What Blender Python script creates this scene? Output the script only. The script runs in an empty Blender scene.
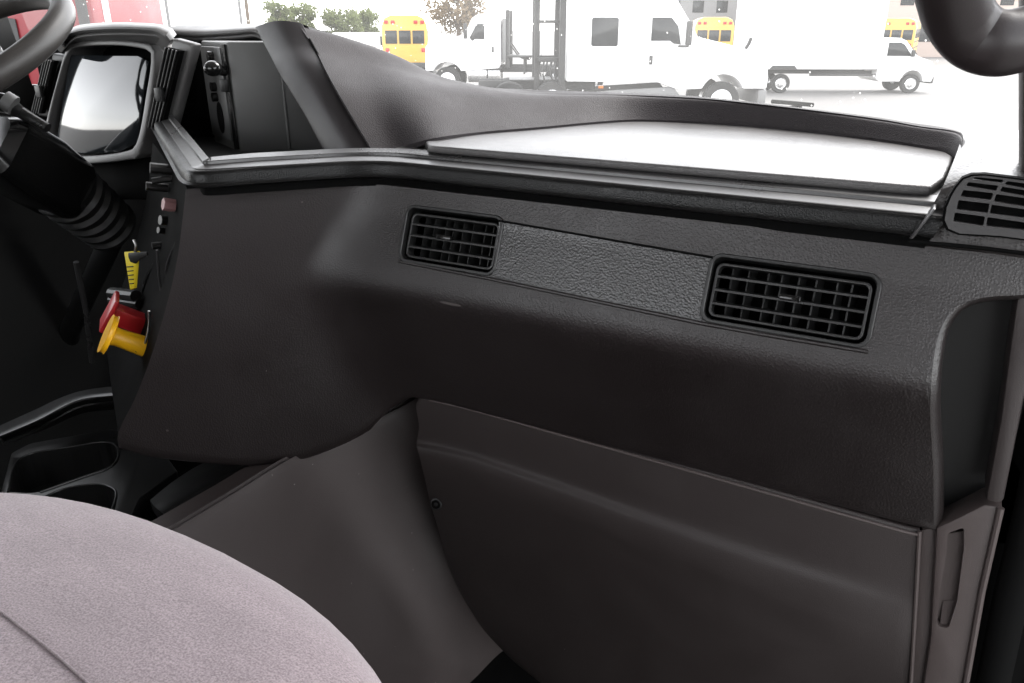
import bpy, bmesh, math, random
from mathutils import Vector, Matrix
random.seed(7)
R = math.radians
C = bpy.context.scene.collection
SC = bpy.context.scene

# ------------------------------------------------------------------ camera
F, HZ, YAW, ZC = 768.0, 28.0, R(28.7), 2.45
PITCH = math.atan((341.5 - HZ) / F)
cam_d = bpy.data.cameras.new('camera')
cam_d.sensor_width = 36.0
cam_d.lens = 36.0 * F / 1024.0
cam_d.clip_start = 0.02
cam_d.clip_end = 2000
cam = bpy.data.objects.new('camera', cam_d)
C.objects.link(cam)
cam.location = (0, 0, ZC)
cam.rotation_euler = (R(90) - PITCH, 0, YAW)
SC.camera = cam
# ------------------------------------------------------------------ sky, sun, exposure
SUN_EL, SUN_AZ = R(52), R(18)          # azimuth clockwise from +Y (forward)
w = bpy.data.worlds.new('World'); SC.world = w
w.use_nodes = True
nt = w.node_tree
bg = nt.nodes['Background']
sky = nt.nodes.new('ShaderNodeTexSky')
sky.sky_type = 'NISHITA'; sky.sun_disc = False
sky.sun_elevation = SUN_EL; sky.sun_rotation = SUN_AZ
sky.air_density = 1.0; sky.dust_density = 0.3; sky.ozone_density = 1.0
hs = nt.nodes.new('ShaderNodeHueSaturation'); hs.inputs['Saturation'].default_value = 0.10
nt.links.new(sky.outputs[0], hs.inputs['Color'])
nt.links.new(hs.outputs[0], bg.inputs['Color'])
bg.inputs['Strength'].default_value = 0.15
sl = bpy.data.lights.new('sun', 'SUN'); sl.energy = 0.9; sl.angle = R(30); sl.color = (1, .96, .92)
so = bpy.data.objects.new('sun', sl); C.objects.link(so)
sd = Vector((math.sin(SUN_AZ) * math.cos(SUN_EL), math.cos(SUN_AZ) * math.cos(SUN_EL), math.sin(SUN_EL)))
so.rotation_euler = sd.to_track_quat('Z', 'Y').to_euler()
so.location = (5, -5, 12)
SC.view_settings.view_transform = 'Standard'
SC.view_settings.look = 'None'
SC.view_settings.exposure = 2.65
SC.view_settings.gamma = 1.0
SC.view_settings.use_curve_mapping = False
SC.render.engine = 'CYCLES'
SC.cycles.use_denoising = True
SC.cycles.max_bounces = 10
SC.cycles.transparent_max_bounces = 12
SC.cycles.sample_clamp_indirect = 8

# ------------------------------------------------------------------ helpers
CP, SP, CY, SY = math.cos(PITCH), math.sin(PITCH), math.cos(YAW), math.sin(YAW)
O = Vector((0, 0, ZC))
def ray(px, py):
    x = (px - 512) / F; y = (341.5 - py) / F
    f = CP + y * SP; u = y * CP - SP
    return Vector((x * CY - f * SY, x * SY + f * CY, u))
def at(px, py, x=None, y=None, z=None, pl=None):
    d = ray(px, py)
    if y is not None: t = y / d.y
    elif x is not None: t = x / d.x
    elif z is not None: t = (z - ZC) / d.z
    else:
        n, p = pl; n = Vector(n); t = (n.dot(Vector(p) - O)) / n.dot(d)
    return O + d * t
def gnd(px, D, z=0.0):
    """point on the ground seen in column px, D metres ahead along the view"""
    u = z + 0.8 - ZC
    r = (px - 512) / F * (D * CP - u * SP)
    return Vector((r * CY - D * SY, r * SY + D * CY, z))

def finish(bm, name, m, parent=None, sharp=32, smooth=True):
    bmesh.ops.recalc_face_normals(bm, faces=bm.faces)
    bm.normal_update()
    for f in bm.faces: f.smooth = smooth
    if smooth:
        for e in bm.edges:
            if len(e.link_faces) == 2 and e.calc_face_angle(0) > R(sharp): e.smooth = False
    me = bpy.data.meshes.new(name); bm.to_mesh(me); bm.free()
    o = bpy.data.objects.new(name, me); C.objects.link(o)
    if isinstance(m, (list, tuple)):
        for k in m: me.materials.append(k)
    else: me.materials.append(m)
    if parent: put(o, parent)
    return o
def put(o, parent):
    o.parent = parent
    o.matrix_parent_inverse = Matrix.LocRotScale(parent.location, parent.rotation_euler, None).inverted() if parent.parent is None else Matrix.Identity(4)
    if parent.parent is not None:
        o.matrix_parent_inverse = (parent.parent and (mw(parent))).inverted()
def mw(o):
    m = Matrix.LocRotScale(o.location, o.rotation_euler, None)
    if o.parent: return mw(o.parent) @ o.matrix_parent_inverse @ m
    return m
def empty(name, loc, label, cat, group=None):
    o = bpy.data.objects.new(name, None); C.objects.link(o); o.location = loc
    o.empty_display_size = .1
    return tag(o, label, cat, group)
def tag(o, label=None, cat=None, group=None, kind=None):
    if label: o['label'] = label
    if cat: o['category'] = cat
    if group: o['group'] = group
    if kind: o['kind'] = kind
    return o
def bevel_bm(bm, w, seg=2, ang=30):
    bm.normal_update()
    es = [e for e in bm.edges if len(e.link_faces) == 2 and e.calc_face_angle(0) > R(ang)]
    if es and w > 0:
        bmesh.ops.bevel(bm, geom=es, offset=w, segments=seg, affect='EDGES', profile=.5, clamp_overlap=True)
def add_prism(bm, pts, d):
    """extrude the polygon pts (3-D) by vector d"""
    a = [bm.verts.new(p) for p in pts]; b = [bm.verts.new(Vector(p) + Vector(d)) for p in pts]
    n = len(pts)
    bm.faces.new(a); bm.faces.new(b[::-1])
    for i in range(n): bm.faces.new((a[i], a[(i + 1) % n], b[(i + 1) % n], b[i]))
def prism(name, pts, d, m, parent=None, bev=0.0, seg=2, ang=30):
    bm = bmesh.new(); add_prism(bm, pts, d)
    bmesh.ops.recalc_face_normals(bm, faces=bm.faces)
    bevel_bm(bm, bev, seg, ang)
    return finish(bm, name, m, parent)
def add_box(bm, c, s, rot=None):
    M = Matrix.Translation(c) @ (rot.to_4x4() if rot else Matrix.Identity(4)) @ Matrix.Diagonal((s[0], s[1], s[2], 1))
    bmesh.ops.create_cube(bm, size=1, matrix=M)
def box(name, c, s, m, parent=None, bev=0.0, rot=None, seg=2):
    bm = bmesh.new(); add_box(bm, Vector(c), s, rot); bevel_bm(bm, bev, seg)
    return finish(bm, name, m, parent)
def add_tube(bm, pts, rad, seg=12, cap=True, flat=None):
    pts = [Vector(p) for p in pts]; n = len(pts)
    rs = rad if isinstance(rad, (list, tuple)) else [rad] * n
    rings = []; up = None
    for i, p in enumerate(pts):
        t = (pts[min(i + 1, n - 1)] - pts[max(i - 1, 0)]).normalized()
        if up is None:
            up = Vector((0, 0, 1)) if abs(t.z) < .9 else Vector((1, 0, 0))
        a = (up - t * up.dot(t)).normalized(); b = t.cross(a); up = a
        rings.append([bm.verts.new(p + (a * math.cos(k * 2 * math.pi / seg) + b * math.sin(k * 2 * math.pi / seg) * (flat or 1)) * rs[i]) for k in range(seg)])
    for i in range(n - 1):
        for k in range(seg):
            bm.faces.new((rings[i][k], rings[i][(k + 1) % seg], rings[i + 1][(k + 1) % seg], rings[i + 1][k]))
    if cap: bm.faces.new(rings[0][::-1]); bm.faces.new(rings[-1])
def tube(name, pts, rad, m, parent=None, seg=12, flat=None):
    bm = bmesh.new(); add_tube(bm, pts, rad, seg, flat=flat)
    return finish(bm, name, m, parent)
def smooth_path(pts, n=8):
    P = [Vector(p) for p in pts]; P = [P[0] * 2 - P[1]] + P + [P[-1] * 2 - P[-2]]; out = []
    for i in range(1, len(P) - 2):
        for k in range(n):
            t = k / n; a, b, c, d = P[i - 1:i + 3]
            out.append(.5 * ((2 * b) + (c - a) * t + (2 * a - 5 * b + 4 * c - d) * t * t + (3 * b - a - 3 * c + d) * t ** 3))
    out.append(P[-2]); return out
def resample(pts, n):
    pts = [Vector(p) for p in pts]
    L = [0]
    for a, b in zip(pts, pts[1:]): L.append(L[-1] + (b - a).length)
    out = []; j = 0
    for k in range(n):
        s = L[-1] * k / (n - 1)
        while j < len(pts) - 2 and L[j + 1] < s: j += 1
        f = (s - L[j]) / max(1e-9, L[j + 1] - L[j]); out.append(pts[j].lerp(pts[j + 1], min(1, max(0, f))))
    return out
def grid_mesh(rows):
    bm = bmesh.new()
    V = [[bm.verts.new(p) for p in r] for r in rows]
    for i in range(len(V) - 1):
        for j in range(len(V[0]) - 1):
            bm.faces.new((V[i][j], V[i][j + 1], V[i + 1][j + 1], V[i + 1][j]))
    return bm
def thicken(bm, off):
    """close an open sheet into a shell: copy shifted by off(v) joined at the border"""
    bm.verts.ensure_lookup_table()
    vs = list(bm.verts); fs = list(bm.faces)
    bd = [e for e in bm.edges if len(e.link_faces) == 1]
    mp = {v: bm.verts.new(v.co + (off(v) if callable(off) else Vector(off))) for v in vs}
    for f in fs: bm.faces.new([mp[v] for v in reversed(f.verts)])
    for e in bd: bm.faces.new((e.verts[0], e.verts[1], mp[e.verts[1]], mp[e.verts[0]]))
    bmesh.ops.recalc_face_normals(bm, faces=bm.faces)
def sheet(name, rows, off, m, parent=None, sharp=40):
    bm = grid_mesh(rows); thicken(bm, off)
    return finish(bm, name, m, parent, sharp)
def loft(name, rows, off, m, parent=None, nu=40, k=8, sharp=40):
    """rows: a few polylines; smooth across and along"""
    rr = [resample(smooth_path(r, 10), nu) for r in rows]
    cols = [smooth_path([r[i] for r in rr], k) for i in range(nu)]
    return sheet(name, list(zip(*cols)), off, m, parent, sharp)
def boolean(o, cutters):
    for cb in cutters:
        me = bpy.data.meshes.new('cut'); bmesh.ops.recalc_face_normals(cb, faces=cb.faces); cb.to_mesh(me); cb.free()
        co = bpy.data.objects.new('cut', me); C.objects.link(co)
        md = o.modifiers.new('b', 'BOOLEAN'); md.object = co; md.operation = 'DIFFERENCE'; md.solver = 'EXACT'
        bpy.context.view_layer.update()
        dg = bpy.context.evaluated_depsgraph_get()
        nm = bpy.data.meshes.new_from_object(o.evaluated_get(dg), depsgraph=dg)
        o.modifiers.clear(); old = o.data; o.data = nm; nm.name = o.name
        bpy.data.objects.remove(co); bpy.data.meshes.remove(old); bpy.data.meshes.remove(me)
def rrect(w_, h_, r, n=5):
    """rounded rectangle outline in 2-D"""
    out = []
    for cx, cy, a0 in ((w_ / 2 - r, h_ / 2 - r, 0), (-w_ / 2 + r, h_ / 2 - r, 90), (-w_ / 2 + r, -h_ / 2 + r, 180), (w_ / 2 - r, -h_ / 2 + r, 270)):
        for k in range(n + 1):
            a = R(a0 + 90 * k / n); out.append((cx + r * math.cos(a), cy + r * math.sin(a)))
    return out
def ring_prism(bm, outer, inner, d):
    n = len(outer)
    A = [bm.verts.new(p) for p in outer]; B = [bm.verts.new(p) for p in inner]
    A2 = [bm.verts.new(Vector(p) + d) for p in outer]; B2 = [bm.verts.new(Vector(p) + d) for p in inner]
    for i in range(n):
        j = (i + 1) % n
        bm.faces.new((A[i], A[j], B[j], B[i])); bm.faces.new((A2[j], A2[i], B2[i], B2[j]))
        bm.faces.new((A[j], A[i], A2[i], A2[j])); bm.faces.new((B[i], B[j], B2[j], B2[i]))

# ------------------------------------------------------------------ materials
def mat(name, col, rough=.5, metal=0, spec=.5, grain=None, gstr=.4, gdist=.0012, var=.12, vscale=9, sheen=0, coat=0, specks=0, fine=0, scuff=0):
    m = bpy.data.materials.new(name); m.use_nodes = True
    t = m.node_tree; N, L = t.nodes, t.links
    b = N['Principled BSDF']
    b.inputs['Roughness'].default_value = rough; b.inputs['Metallic'].default_value = metal
    b.inputs['Specular IOR Level'].default_value = spec
    if sheen: b.inputs['Sheen Weight'].default_value = sheen; b.inputs['Sheen Roughness'].default_value = .5
    if coat: b.inputs['Coat Weight'].default_value = coat; b.inputs['Coat Roughness'].default_value = .08
    tc = N.new('ShaderNodeTexCoord')
    base = None
    if var:
        nz = N.new('ShaderNodeTexNoise'); nz.inputs['Scale'].default_value = vscale; nz.inputs['Detail'].default_value = 6; nz.inputs['Roughness'].default_value = .65
        L.new(tc.outputs['Object'], nz.inputs['Vector'])
        mx = N.new('ShaderNodeMix'); mx.data_type = 'RGBA'
        mx.inputs[6].default_value = (*[c * (1 - var) for c in col], 1); mx.inputs[7].default_value = (*[min(1, c * (1 + var)) for c in col], 1)
        L.new(nz.outputs['Fac'], mx.inputs[0]); base = mx.outputs[2]
        rr = N.new('ShaderNodeMapRange'); rr.inputs[1].default_value = .3; rr.inputs[2].default_value = .7
        rr.inputs[3].default_value = max(.02, rough - .06); rr.inputs[4].default_value = min(1, rough + .06)
        L.new(nz.outputs['Fac'], rr.inputs[0]); L.new(rr.outputs[0], b.inputs['Roughness'])
    if specks:
        v = N.new('ShaderNodeTexVoronoi'); v.inputs['Scale'].default_value = 28; L.new(tc.outputs['Object'], v.inputs['Vector'])
        wn = N.new('ShaderNodeMath'); wn.operation = 'LESS_THAN'; wn.inputs[1].default_value = .028; L.new(v.outputs['Distance'], wn.inputs[0])
        g = N.new('ShaderNodeSeparateColor'); L.new(v.outputs['Color'], g.inputs[0])
        gt = N.new('ShaderNodeMath'); gt.operation = 'GREATER_THAN'; gt.inputs[1].default_value = 1 - specks; L.new(g.outputs[0], gt.inputs[0])
        ml = N.new('ShaderNodeMath'); ml.operation = 'MULTIPLY'; L.new(wn.outputs[0], ml.inputs[0]); L.new(gt.outputs[0], ml.inputs[1])
        m2 = N.new('ShaderNodeMix'); m2.data_type = 'RGBA'; m2.inputs[7].default_value = (.3, .29, .28, 1)
        if base: L.new(base, m2.inputs[6])
        else: m2.inputs[6].default_value = (*col, 1)
        L.new(ml.outputs[0], m2.inputs[0]); base = m2.outputs[2]
    if scuff:
        mp = N.new('ShaderNodeMapping'); mp.inputs['Rotation'].default_value = (.5, .9, .7); mp.inputs['Scale'].default_value = (5, 70, 45)
        L.new(tc.outputs['Object'], mp.inputs[0])
        v = N.new('ShaderNodeTexVoronoi'); v.inputs['Scale'].default_value = 1; L.new(mp.outputs[0], v.inputs['Vector'])
        wn = N.new('ShaderNodeMath'); wn.operation = 'LESS_THAN'; wn.inputs[1].default_value = .10; L.new(v.outputs['Distance'], wn.inputs[0])
        g = N.new('ShaderNodeSeparateColor'); L.new(v.outputs['Color'], g.inputs[0])
        gt = N.new('ShaderNodeMath'); gt.operation = 'GREATER_THAN'; gt.inputs[1].default_value = 1 - scuff; L.new(g.outputs[1], gt.inputs[0])
        ml = N.new('ShaderNodeMath'); ml.operation = 'MULTIPLY'; L.new(wn.outputs[0], ml.inputs[0]); L.new(gt.outputs[0], ml.inputs[1])
        m3 = N.new('ShaderNodeMath'); m3.operation = 'MULTIPLY'; m3.inputs[1].default_value = .6; L.new(ml.outputs[0], m3.inputs[0])
        m2 = N.new('ShaderNodeMix'); m2.data_type = 'RGBA'; m2.inputs[7].default_value = (.14, .125, .12, 1)
        L.new(base, m2.inputs[6]); L.new(m3.outputs[0], m2.inputs[0]); base = m2.outputs[2]
    if base: L.new(base, b.inputs['Base Color'])
    else: b.inputs['Base Color'].default_value = (*col, 1)
    if grain:
        v = N.new('ShaderNodeTexVoronoi'); v.feature = 'F1'; v.inputs['Scale'].default_value = grain; v.inputs['Randomness'].default_value = .85
        L.new(tc.outputs['Object'], v.inputs['Vector'])
        mr = N.new('ShaderNodeMapRange'); mr.interpolation_type = 'SMOOTHSTEP'; mr.inputs[1].default_value = .08; mr.inputs[2].default_value = .72
        mr.inputs[3].default_value = 1; mr.inputs[4].default_value = 0
        L.new(v.outputs['Distance'], mr.inputs[0])
        bp = N.new('ShaderNodeBump'); bp.inputs['Strength'].default_value = gstr; bp.inputs['Distance'].default_value = gdist
        L.new(mr.outputs[0], bp.inputs['Height']); L.new(bp.outputs[0], b.inputs['Normal'])
    elif fine:
        n2 = N.new('ShaderNodeTexNoise'); n2.inputs['Scale'].default_value = fine; n2.inputs['Detail'].default_value = 3
        L.new(tc.outputs['Object'], n2.inputs['Vector'])
        bp = N.new('ShaderNodeBump'); bp.inputs['Strength'].default_value = gstr; bp.inputs['Distance'].default_value = gdist
        L.new(n2.outputs['Fac'], bp.inputs['Height']); L.new(bp.outputs[0], b.inputs['Normal'])
    return m
M_fascia = mat('dark_grained_plastic', (.0125, .0094, .0093), .41, spec=.62, grain=330, gstr=.32, gdist=.0007, specks=.08, scuff=.008)
M_lower = mat('warm_grey_plastic', (.027, .0210, .0203), .55, grain=700, gstr=.25, gdist=.0006, specks=.1, scuff=.02)
M_tunnel = mat('engine_cover_plastic', (.037, .0285, .0275), .6, grain=700, gstr=.25, gdist=.0006, specks=.25, scuff=.035)
M_fin = mat('fin_skin', (.017, .0145, .0158), .45, spec=.32, fine=500, gstr=.12)
M_insert = mat('pebbled_insert', (.017, .0160, .0160), .32, spec=.9, grain=300, gstr=.6, gdist=.0006)
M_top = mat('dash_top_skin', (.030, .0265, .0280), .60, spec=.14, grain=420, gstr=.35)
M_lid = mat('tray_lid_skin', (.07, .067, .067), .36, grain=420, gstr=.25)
M_lip = mat('satin_lip', (.034, .033, .0335), .31, spec=.75, fine=900, gstr=.1)
M_pad = mat('black_leather_pad', (.004, .004, .004), .33, spec=.28, grain=420, gstr=.22)
M_vent = mat('vent_plastic', (.014, .014, .014), .38, fine=800, gstr=.1)
M_black = mat('black_plastic', (.008, .008, .008), .45, var=.2)
M_void = mat('dark_duct', (.003, .003, .003), .9, var=0, spec=.06)
M_gloss = mat('gloss_black', (.006, .006, .006), .16, var=.2)
M_lens = mat('cluster_lens_glass', (.01, .012, .014), .06, var=0); M_lens.node_tree.nodes['Principled BSDF'].inputs['IOR'].default_value = 1.75
M_shroud = mat('column_plastic', (.010, .010, .010), .33, fine=700, gstr=.1)
M_grey = mat('light_grey_panel', (.090, .090, .089), .42, fine=800, gstr=.15)
M_binn = mat('binnacle_plastic', (.095, .093, .092), .42, fine=800, gstr=.15)
M_rubber = mat('rubber', (.004, .004, .004), .85, spec=.06)
M_wheel = mat('steering_wheel_skin', (.036, .033, .031), .42, grain=500, gstr=.2, gdist=.0006)
M_handle = mat('grab_handle_skin', (.022, .017, .0175), .42, grain=700, gstr=.05, gdist=.0006)
M_red = mat('red_knob_plastic', (.42, .015, .02), .35)
M_yellow = mat('yellow_knob_plastic', (.85, .45, .01), .35)
M_tag = mat('yellow_tag', (.75, .60, .02), .5)
M_ink = mat('black_ink', (.01, .01, .01), .5, var=0)
M_steel = mat('brushed_steel', (.55, .55, .55), .3, metal=1)
M_pink = mat('dusty_pink_knob', (.35, .19, .19), .45)
M_corner = mat('corner_panel_skin', (.030, .026, .0255), .42, spec=.6, grain=230, gstr=.4)
M_plate = mat('vent_plate_plastic', (.022, .020, .020), .36, fine=800, gstr=.1)
M_jamb = mat('door_frame_plastic', (.062, .0490, .0470), .5, grain=700, gstr=.2, gdist=.0006)
# outside
M_wpaint = mat('white_paint', (.80, .80, .80), .35, var=.03)
M_redp = mat('red_paint', (.17, .006, .012), .4, var=.08, vscale=2)
M_yelp = mat('yellow_paint', (.62, .36, .06), .4, var=.08, vscale=2)
M_tyre = mat('tyre_rubber', (.022, .022, .022), .8)
M_dark = mat('dark_steel', (.035, .035, .035), .6)
M_chrome = mat('aluminium', (.75, .75, .75), .3, metal=1)
M_glass = mat('vehicle_glass', (.014, .017, .019), .12, var=0, spec=.25)
M_greyp = mat('grey_fairing', (.16, .16, .16), .5)
M_lamp = mat('amber_lens', (.55, .14, .01), .3)
M_redlens = mat('red_lens', (.4, .01, .01), .3)
M_bark = mat('bark', (.10, .075, .055), .9)
def leaf_mat(name, col):
    m = mat(name, col, .7, var=.4, vscale=1.5); N, L = m.node_tree.nodes, m.node_tree.links
    b = N['Principled BSDF']; tl = N.new('ShaderNodeBsdfTranslucent'); ms = N.new('ShaderNodeMixShader'); ms.inputs[0].default_value = .45
    L.new(b.inputs['Base Color'].links[0].from_socket, tl.inputs[0])
    L.new(b.outputs[0], ms.inputs[1]); L.new(tl.outputs[0], ms.inputs[2]); L.new(ms.outputs[0], N['Material Output'].inputs[0])
    return m
M_leaf = leaf_mat('green_leaf', (.125, .15, .055))
M_leaf2 = leaf_mat('brown_leaf', (.20, .15, .09))
M_brick = mat('facade', (.42, .34, .30), .8)
def asphalt():
    m = mat('asphalt', (.13, .127, .123), .9, var=.25, vscale=.6)
    return m
M_ground = asphalt()
def seat_fabric():
    m = bpy.data.materials.new('seat_fabric'); m.use_nodes = True
    t = m.node_tree; N, L = t.nodes, t.links; b = N['Principled BSDF']
    tc = N.new('ShaderNodeTexCoord')
    a = N.new('ShaderNodeTexNoise'); a.inputs['Scale'].default_value = 560; a.inputs['Detail'].default_value = 4
    c = N.new('ShaderNodeTexNoise'); c.inputs['Scale'].default_value = 11; c.inputs['Detail'].default_value = 5
    s = N.new('ShaderNodeMapping'); s.inputs['Rotation'].default_value = (0, 0, .6); s.inputs['Scale'].default_value = (1, 3.2, 1)
    L.new(tc.outputs['Object'], a.inputs['Vector']); L.new(tc.outputs['Object'], s.inputs[0]); L.new(s.outputs[0], c.inputs['Vector'])
    mx = N.new('ShaderNodeMix'); mx.data_type = 'RGBA'; mx.inputs[6].default_value = (.178, .140, .151, 1); mx.inputs[7].default_value = (.372, .300, .320, 1)
    r1 = N.new('ShaderNodeMapRange'); r1.inputs[1].default_value = .3; r1.inputs[2].default_value = .7; L.new(a.outputs['Fac'], r1.inputs[0]); L.new(r1.outputs[0], mx.inputs[0])
    m2 = N.new('ShaderNodeMix'); m2.data_type = 'RGBA'; m2.blend_type = 'MULTIPLY'; m2.inputs[0].default_value = 1
    r2 = N.new('ShaderNodeMapRange'); r2.inputs[1].default_value = .35; r2.inputs[2].default_value = .65; r2.inputs[3].default_value = .90; r2.inputs[4].default_value = 1.05
    L.new(c.outputs['Fac'], r2.inputs[0]); L.new(mx.outputs[2], m2.inputs[6]); L.new(r2.outputs[0], m2.inputs[7])
    L.new(m2.outputs[2], b.inputs['Base Color'])
    b.inputs['Roughness'].default_value = .95; b.inputs['Specular IOR Level'].default_value = .1
    b.inputs['Sheen Weight'].default_value = .35; b.inputs['Sheen Roughness'].default_value = .6
    bp = N.new('ShaderNodeBump'); bp.inputs['Strength'].default_value = .6; bp.inputs['Distance'].default_value = .0012
    L.new(a.outputs['Fac'], bp.inputs['Height']); L.new(bp.outputs[0], b.inputs['Normal'])
    return m
M_fabric = seat_fabric()
def windshield_mat():
    """thin clean glass with a film of pale dust and some dirt specks"""
    m = bpy.data.materials.new('windshield_glass'); m.use_nodes = True
    t = m.node_tree; N, L = t.nodes, t.links
    for n in list(N): N.remove(n)
    out = N.new('ShaderNodeOutputMaterial')
    tr = N.new('ShaderNodeBsdfTransparent'); tr.inputs[0].default_value = (.95, .945, .94, 1)
    gl = N.new('ShaderNodeBsdfGlossy'); gl.inputs['Roughness'].default_value = .02
    fr = N.new('ShaderNodeLayerWeight'); fr.inputs[0].default_value = .12
    mm = N.new('ShaderNodeMath'); mm.operation = 'MULTIPLY'; mm.inputs[1].default_value = .6
    L.new(fr.outputs['Fresnel'], mm.inputs[0])
    m1 = N.new('ShaderNodeMixShader'); L.new(mm.outputs[0], m1.inputs[0]); L.new(tr.outputs[0], m1.inputs[1]); L.new(gl.outputs[0], m1.inputs[2])
    tl = N.new('ShaderNodeBsdfTranslucent'); tl.inputs[0].default_value = (.75, .74, .72, 1)
    tc = N.new('ShaderNodeTexCoord')
    v = N.new('ShaderNodeTexVoronoi'); v.inputs['Scale'].default_value = 95; L.new(tc.outputs['Object'], v.inputs['Vector'])
    lt = N.new('ShaderNodeMath'); lt.operation = 'LESS_THAN'; lt.inputs[1].default_value = .16; L.new(v.outputs['Distance'], lt.inputs[0])
    sc = N.new('ShaderNodeSeparateColor'); L.new(v.outputs['Color'], sc.inputs[0])
    gt = N.new('ShaderNodeMath'); gt.operation = 'GREATER_THAN'; gt.inputs[1].default_value = .84; L.new(sc.outputs[0], gt.inputs[0])
    ml = N.new('ShaderNodeMath'); ml.operation = 'MULTIPLY'; L.new(lt.outputs[0], ml.inputs[0]); L.new(gt.outputs[0], ml.inputs[1])
    nz = N.new('ShaderNodeTexNoise'); nz.inputs['Scale'].default_value = 5; nz.inputs['Detail'].default_value = 6; L.new(tc.outputs['Object'], nz.inputs['Vector'])
    dr = N.new('ShaderNodeMapRange'); dr.inputs[1].default_value = .3; dr.inputs[2].default_value = .7; dr.inputs[3].default_value = .04; dr.inputs[4].default_value = .085
    L.new(nz.outputs['Fac'], dr.inputs[0])
    sp = N.new('ShaderNodeMath'); sp.operation = 'MULTIPLY'; sp.inputs[1].default_value = .45; L.new(ml.outputs[0], sp.inputs[0])
    ad = N.new('ShaderNodeMath'); ad.operation = 'ADD'; L.new(dr.outputs[0], ad.inputs[0]); L.new(sp.outputs[0], ad.inputs[1])
    m2 = N.new('ShaderNodeMixShader'); L.new(ad.outputs[0], m2.inputs[0]); L.new(m1.outputs[0], m2.inputs[1]); L.new(tl.outputs[0], m2.inputs[2])
    L.new(m2.outputs[0], out.inputs['Surface'])
    return m
M_wind = windshield_mat()

# ================================================================== SETTING
bm = bmesh.new(); bmesh.ops.create_grid(bm, x_segments=2, y_segments=2, size=700)
tag(finish(bm, 'ground', M_ground), kind='structure')

# the cab shell round the camera (roof, sides, back, floor, front bulkhead)
def wall(name, c, s, m=M_black): return tag(box(name, c, s, m, bev=.004), kind='structure')
M_liner = mat('headliner_cloth', (.80, .78, .765), .9)  # near-white so the unseen roof and back wall bounce fill light
wall('cab_floor', (-1.06, .42, .95), (2.62, 2.75, .05), M_rubber)
wall('cab_roof', (-1.06, .31, 3.10), (2.56, 2.5, .06), M_liner)  # front edge carried forward, out of view, to shade the dash hump
wall('cab_rear_wall', (-1.06, -.93, 2.01), (2.5, .05, 2.12), M_liner)
wall('cab_bulkhead', (-1.06, 1.74, 1.53), (2.46, .05, 1.20))
rw = bpy.data.objects['cab_rear_wall']
cb = bmesh.new(); add_prism(cb, [(-1.80, -1.1, 2.42), (-.25, -1.1, 2.42), (-.25, -1.1, 3.0), (-1.80, -1.1, 3.0)], (0, .4, 0)); boolean(rw, [cb])  # unseen rear opening added so its light catches the upper dash faces
b_ = prism('cab_driver_wall', [(-2.36, y, z) for y, z in ((-.96, .97), (1.76, .97), (1.76, 2.28), (1.36, 2.30), (1.25, 3.06), (-.96, 3.06))], (.06, 0, 0), M_black); tag(b_, kind='structure')
cb = bmesh.new(); add_prism(cb, [(-2.5, .05, 2.16), (-2.5, 1.25, 2.07), (-2.5, 1.15, 2.95), (-2.5, .05, 2.95)], (.4, 0, 0)); boolean(b_, [cb])
tag(prism('cab_side_wall', [(.18, -.95, .97), (.18, .22, .97), (.18, .12, 3.06), (.18, -.95, 3.06)], (.06, 0, 0), M_black), kind='structure')  # unseen wall brought forward to cut light from the door side

# ================================================================== DASHBOARD
dash = empty('dashboard', (-.6, 1.0, 1.84), 'dark grey grained truck dashboard running across the cab under the windshield', 'dashboard')
KP = Vector((-1.014, .827, 0)); FP = Vector((-.802, 1.012, 0))           # plan: rear corner, fold
cdir = (FP - KP).normalized(); cn = Vector((cdir.y, -cdir.x, 0))        # console side direction, its outward normal
CPL = (cn, KP)
ZT, ZB = 2.214, 1.842
def prof(z):
    """Y of the passenger face at height z"""
    P = [(2.24, 1.000), (2.214, .998), (2.17, .985), (2.12, .964), (2.085, .949), (2.067, .943), (2.05, .942), (2.03, .947), (1.98, .963), (1.90, .985), (1.842, 1.002), (1.7, 1.03)]
    for (z0, y0), (z1, y1) in zip(P, P[1:]):
        if z0 >= z >= z1: return y0 + (y1 - y0) * (z0 - z) / (z0 - z1)
    return P[0][1] if z > P[0][0] else P[-1][1]
# left edge of console side panel and its hem, read in the console plane
left_edge = smooth_path([at(186, 189, pl=CPL), at(183, 215, pl=CPL), at(178, 255, pl=CPL), at(168, 300, pl=CPL), at(150, 360, pl=CPL), at(128, 415, pl=CPL), at(117, 441, pl=CPL)], 8)
hem = smooth_path([at(119, 447, pl=CPL), at(160, 457, pl=CPL), at(240, 464, pl=CPL), at(288, 461, pl=CPL), at(335, 447, pl=CPL), at(380, 421, pl=CPL), Vector((-.80, 1.01, 1.838))], 6)
arch = smooth_path([Vector((.083, 1, 1.842)), at(934, 470, y=.985), at(931, 400, y=.970), at(936, 345, y=.960), at(951, 314, y=.970), at(978, 298, y=.985), at(1024, 294, y=.99), at(1080, 291, y=1.0)], 8)
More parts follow.
